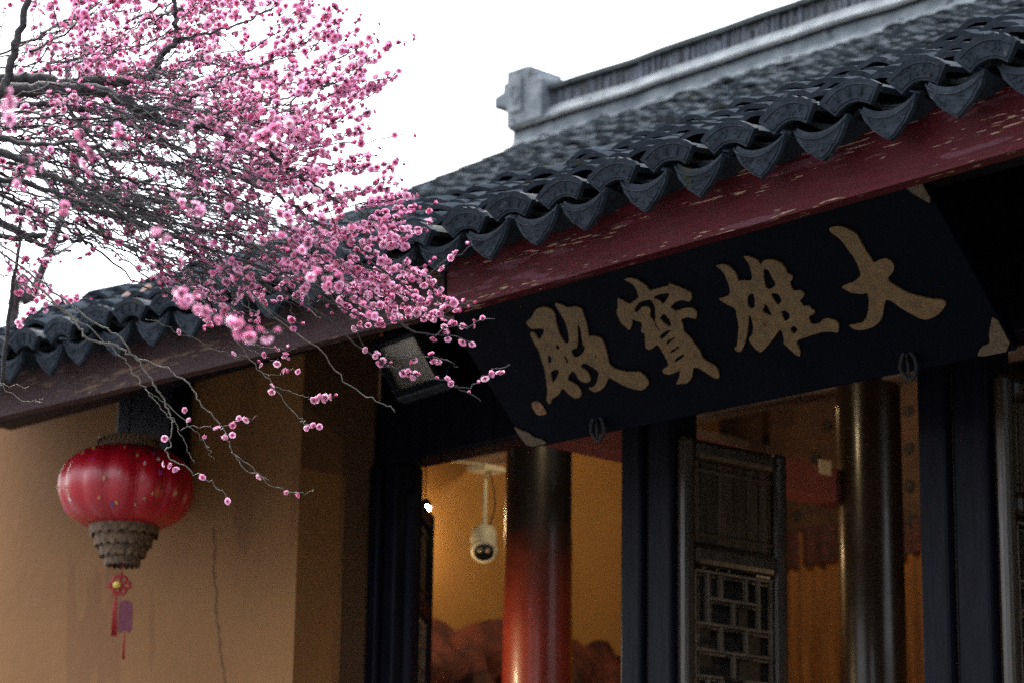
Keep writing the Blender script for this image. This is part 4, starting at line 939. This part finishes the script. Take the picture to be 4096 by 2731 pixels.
# --- long hanging shoots before the wall (sheet: 1365 wide crop)
def z3(p): return [((x*.5804)/S, (y*.5804+900)/S) for x, y in p]
def hang(p, r0, r1, t, fl=(), bl=None):
    q = z3(p); t += .5; make_twig([(u, v, t+.012*i) for i, (u, v) in enumerate(q)], r0*.80, r1*.95, bl, 5, shoots)
    for (x, y, k_) in fl:
        u, v = z3([(x, y)])[0]
        for _ in range(k_):
            d_ = rnd_dir()*.8-cf*.7; d_ /= np.linalg.norm(d_); add_flower(T3(u+R2.uniform(-6, 6)*(k_ > 1), v+R2.uniform(-5, 5)*(k_ > 1), t+.02)+d_*.006, d_, R2.uniform(.75, 1.05), R2.choice((0, 1, 2, 3)))
hang([(150,340),(380,540),(480,620),(560,740),(600,790),(760,820),(860,860),(960,940),(1020,1040),(1100,1160),(1170,1290),(1192,1370),(1170,1500),(1150,1580),(1240,1650),(1400,1740),(1520,1820),(1570,1910)], .0042, .0010, 6.1, [(1120,1465,1),(1150,1640,2),(1210,1690,2),(1390,1745,1),(1575,1905,1)])
hang([(0,180),(200,330),(400,480),(640,660),(800,760),(930,900),(1120,970),(1280,1080),(1350,1170),(1440,1290),(1530,1400),(1580,1500),(1620,1580),(1700,1680),(1860,1760)], .0036, .0009, 6.2, [(1600,1360,2),(1655,1345,2),(1710,1330,1),(1555,1430,1),(1600,1445,1),(1500,1420,1),(1795,1720,1)])
hang([(130,420),(330,520),(520,640),(720,790),(830,900),(940,1050),(1020,1150),(1090,1240),(1190,1340),(1240,1440),(1300,1570),(1340,1640)], .0026, .0008, 6.15, [(1290,1275,1),(1320,1355,1),(1405,1440,1)])
hang([(1020,1150),(1110,1200),(1240,1310),(1340,1410),(1410,1490),(1440,1560),(1480,1620)], .0014, .0007, 6.2, [])
hang([(1240,1415),(1400,1390),(1520,1390),(1640,1340),(1780,1320)], .0012, .0006, 6.25, [])
hang([(1500,520),(1600,740),(1720,920),(1850,1070),(1960,1210),(2070,1340),(2110,1370),(2200,1380)], .0020, .0009, 6.3, [(2135,1385,2),(2190,1380,2),(1875,1120,2),(1780,955,1)])
hang([(1900,1115),(2050,1160),(2130,1190),(2300,1190)], .0012, .0006, 6.3, [(2170,1190,4),(2240,1185,4),(2290,1180,2)])
hang([(1800,1010),(1870,1035),(1990,990),(2050,1000)], .001, .0006, 6.3, [(1985,1020,2),(2040,1000,1)])
hang([(1000,650),(1160,700),(1400,820),(1530,870),(1600,900),(1700,900)], .0014, .0007, 6.2, [(1250,735,1),(1590,905,1),(1400,740,1)])
hang([(1680,820),(1760,880),(1850,920),(1920,930)], .001, .0006, 6.2, [(1835,890,1),(1895,870,2),(1965,900,2),(2005,905,1),(1905,950,1),(1770,950,1)])
hang([(1440,300),(1560,560),(1680,800),(1760,830),(1940,860),(2050,850)], .0014, .0006, 6.3, [(1655,780,1),(1840,825,1),(1995,860,1)])
hang([(0,1080),(40,1100),(200,1110)], .0012, .0007, 6.6, []); hang([(0,1100),(150,1200),(250,1215),(300,1190)], .0012, .0007, 6.6, [])
hang([(1960,1830),(2100,1840),(2160,1835)], .0010, .0005, 6.3, [(1980,1850,1),(2070,1850,1)])
hang([(1620,1580),(1760,1700),(1860,1790),(1960,1830)], .0012, .0008, 6.3, [])
hang([(1500,300),(1900,640),(2240,900),(2400,1100),(2600,1210),(2720,1290)], .0022, .0012, 6.4, [])

# --- build limbs (each its own), finer shoots in one mass
for P3, rr in limbs:
    mb = MB(); mb.tube(P3, rr, 9); mb.build('limb', 'bark', tree)
mb = MB()
for P3, rr in twigs: mb.tube(P3, rr, 5, False); 
org = T3(400, 400, 6.4)
o = mb.build('twigs', 'bark_dark', tree, origin=org); o['kind'] = 'stuff'
for P3, rr in shoots:
    mb = MB(); mb.tube(P3, rr, 6); mb.build('shoot', 'bark_young', tree)

# --- blossoms
def petal(mb, cols, a, r_in, r_out, w_, lift, curl, deep, pale, rg_):
    ca, sa = math.cos(a), math.sin(a); k = len(mb.v); L = r_out-r_in
    for i, f in enumerate((0, .45, .8, 1.)):
        ww = w_*(.28, .92, 1.0, .52)[i]
        for j, g_ in enumerate((-1, 0, 1)):
            rr = r_in+L*(f-(.10 if (i == 3 and j != 1) else 0)); x = rr; y = ww*g_; z = lift*f+curl*f*f+(.0016*abs(g_) if i in (1, 2) else 0)+rg_.uniform(-.0007, .0007)
            mb.v.append(np.array((x*ca-y*sa, x*sa+y*ca, z))); q = min(1, f**.85+.06*abs(g_)); cols.append([deep[c]+(pale[c]-deep[c])*q for c in range(3)]+[1])
    for i in range(3):
        for j in range(2): mb.face(k+i*3+j, k+(i+1)*3+j, k+(i+1)*3+j+1, k+i*3+j+1)
def blossom_mesh(kind, tone):
    rg_ = random.Random(kind*31+tone); mb = MB(); cols = []; mb.smooth = True
    deep, pale = [((.64, .07, .25), (.94, .55, .77)), ((.72, .14, .35), (.97, .71, .87)), ((.54, .05, .18), (.86, .38, .60)), ((.68, .11, .33), (.94, .62, .84))][tone]
    R_ = .0103; mb.use('petal')
    if kind < 3:
        op = (.15, .45, .9)[kind]
        for i in range(5): petal(mb, cols, i*1.2566+rg_.uniform(-.12, .12), .0012, R_*rg_.uniform(.9, 1.06), R_*.56, R_*op*.55, R_*rg_.uniform(-.12, .2), deep, pale, rg_)
        for i in range(5): petal(mb, cols, .63+i*1.2566+rg_.uniform(-.2, .2), .001, R_*rg_.uniform(.62, .78), R_*.44, R_*(op*.5+.35), R_*.05, deep, pale, rg_)
        mb.use('stamen'); k = len(mb.v); mb.smooth = False
        for i in range(8):
            a = i*.785; 
            for rr, zz in ((.0005, .001), (.0042, .0062), (.0034, .0070)): mb.v.append(np.array((rr*math.cos(a+zz*20), rr*math.sin(a+zz*20), zz))); cols.append((1, 1, 1, 1))
            mb.face(k+i*3, k+i*3+1, k+i*3+2)
    elif kind == 3:
        for i in range(5): petal(mb, cols, i*1.2566, .001, R_*.50, R_*.46, R_*.75, R_*-.25, deep, [(a+b_)/2 for a, b_ in zip(deep, pale)], rg_)
        for i in range(4): petal(mb, cols, .5+i*1.57, .0005, R_*.34, R_*.34, R_*.85, 0, deep, pale, rg_)
    else:
        prof = [(.0005, 0), (.0036, .002), (.0046, .0055), (.0034, .0088), (.0006, .0105)]; k = len(mb.v)
        mid = [(a*.7+b_*.3) for a, b_ in zip(deep, pale)]
        for r_, z_ in prof:
            for j in range(7): mb.v.append(np.array((r_*math.cos(j*.8976), r_*math.sin(j*.8976), z_))); cols.append([*mid, 1])
        for i in range(4):
            for j in range(7): mb.face(k+i*7+j, k+i*7+(j+1) % 7, k+(i+1)*7+(j+1) % 7, k+(i+1)*7+j)
    mb.use('calyx'); k = len(mb.v); cs = .0044 if kind < 3 else .0036
    mb.v.append(np.array((0, 0, -.005))); cols.append((1, 1, 1, 1))
    for j in range(5):
        mb.v.append(np.array((cs*math.cos(j*1.2566), cs*math.sin(j*1.2566), .0006))); cols.append((1, 1, 1, 1))
    for j in range(5): mb.face(k, k+1+(j+1) % 5, k+1+j)
    return mb, np.array(cols, np.float32)
VAR = {}
for kd_ in range(5):
    for tn in range(4):
        mb, cols = blossom_mesh(kd_, tn); me = mb.mesh('bud' if kd_ == 4 else 'blossom')
        ca = me.color_attributes.new('tint', 'FLOAT_COLOR', 'POINT'); ca.data.foreach_set('color', cols.ravel())
        VAR[kd_, tn] = (me, np.array([np.asarray(v) for v in mb.v]), mb.f, mb.mi, mb.ms, cols)
def rank(fw):
    u, v, z = proj(fw[0]); ok = -20 < u < IW+20 and -20 < v < IH+20
    return (fw[2]/z if fw[3] < 3 else .6*fw[2]/z) if ok else -1
flowers.sort(key=rank, reverse=True)
ind = []; rest = []
front = [f for f in flowers]
# the largest in the picture stand as single blossoms; thin them out so that they are spread over the crown
ind = front[:150]+front[150:][::max(1, len(front[150:1600])//150)][:150]; ids = set(id(f) for f in ind); rest = [f for f in flowers if id(f) not in ids and rank(f) > -1]+[f for f in flowers if id(f) not in ids and rank(f) == -1][:400]
def frm(d_):
    q = Vector(d_).to_track_quat('Z', 'Y'); return q @ Euler((0, 0, R2.uniform(0, 6.28))).to_quaternion()
for p, d_, sc, kd_ in ind:
    o = place('bud' if kd_ == 4 else 'blossom', VAR[kd_, R2.randrange(4)][0], p, tree, frm(d_).to_euler(), (sc,)*3)
V, Fc, MI, CO = [], [], [], []; k = 0
mats = ['petal', 'stamen', 'calyx']
for p, d_, sc, kd_ in rest:
    me, bv, bf, bmi, bms, cols = VAR[kd_, R2.choice((0, 0, 1, 1, 2, 3))]
    M = np.array(frm(d_).to_matrix()); V.append(bv*(sc*np.array((R2.uniform(.85, 1.12), R2.uniform(.85, 1.12), R2.uniform(.8, 1.25))))@M.T+p-org); Fc += [tuple(q+k for q in f) for f in bf]; MI += [mats.index(bms[q]) for q in bmi]; CO.append(np.clip(cols*(lambda k_: np.array((k_**.6, k_, k_**.8, 1), np.float32))(R2.uniform(.80, 1.10)), 0, 1)); k += len(bv)
me = bpy.data.meshes.new('blossom_mass'); me.from_pydata(np.concatenate(V).tolist(), [], Fc)
for q in mats: me.materials.append(MAT[q])
me.polygons.foreach_set('material_index', MI); me.polygons.foreach_set('use_smooth', [True]*len(Fc))
ca = me.color_attributes.new('tint', 'FLOAT_COLOR', 'POINT'); ca.data.foreach_set('color', np.concatenate(CO).ravel())
o = place('blossom_mass', me, org, tree); o['kind'] = 'stuff'
print('flowers', len(flowers), 'in mass', len(rest), 'twigs', len(twigs))

# ================================================================== BARE TREE BEYOND THE GABLE
bt_top = T3(152, 470, 13.0); bt_low = T3(70, 690, 13.0)
bt_b = bt_low+(bt_low-bt_top)*.6; bt = thing('bare_tree', (bt_b[0], bt_b[1], 0), 'leaning grey tree trunk beyond the gable, seen through the branches at left', 'tree')
mb = MB(); mb.tube(spline([np.array((bt_b[0]-.1, bt_b[1], -.05)), bt_b, bt_low, bt_top, T3(185, 330, 13.0), T3(200, 100, 13.2)], 6), [.034-.018*i/30 for i in range(31)], 10); mb.build('trunk', 'bark', bt)
for a_, b_ in (((150, 480), (60, 330)), ((110, 590), (210, 520)), ((170, 400), (300, 300))):
    mb = MB(); mb.tube(spline([T3(*a_, 13.0), T3((a_[0]+b_[0])/2, (a_[1]+b_[1])/2+12, 13.1), T3(*b_, 13.2)], 5), [.014-.008*i/10 for i in range(11)], 7); mb.build('branch', 'bark', bt)
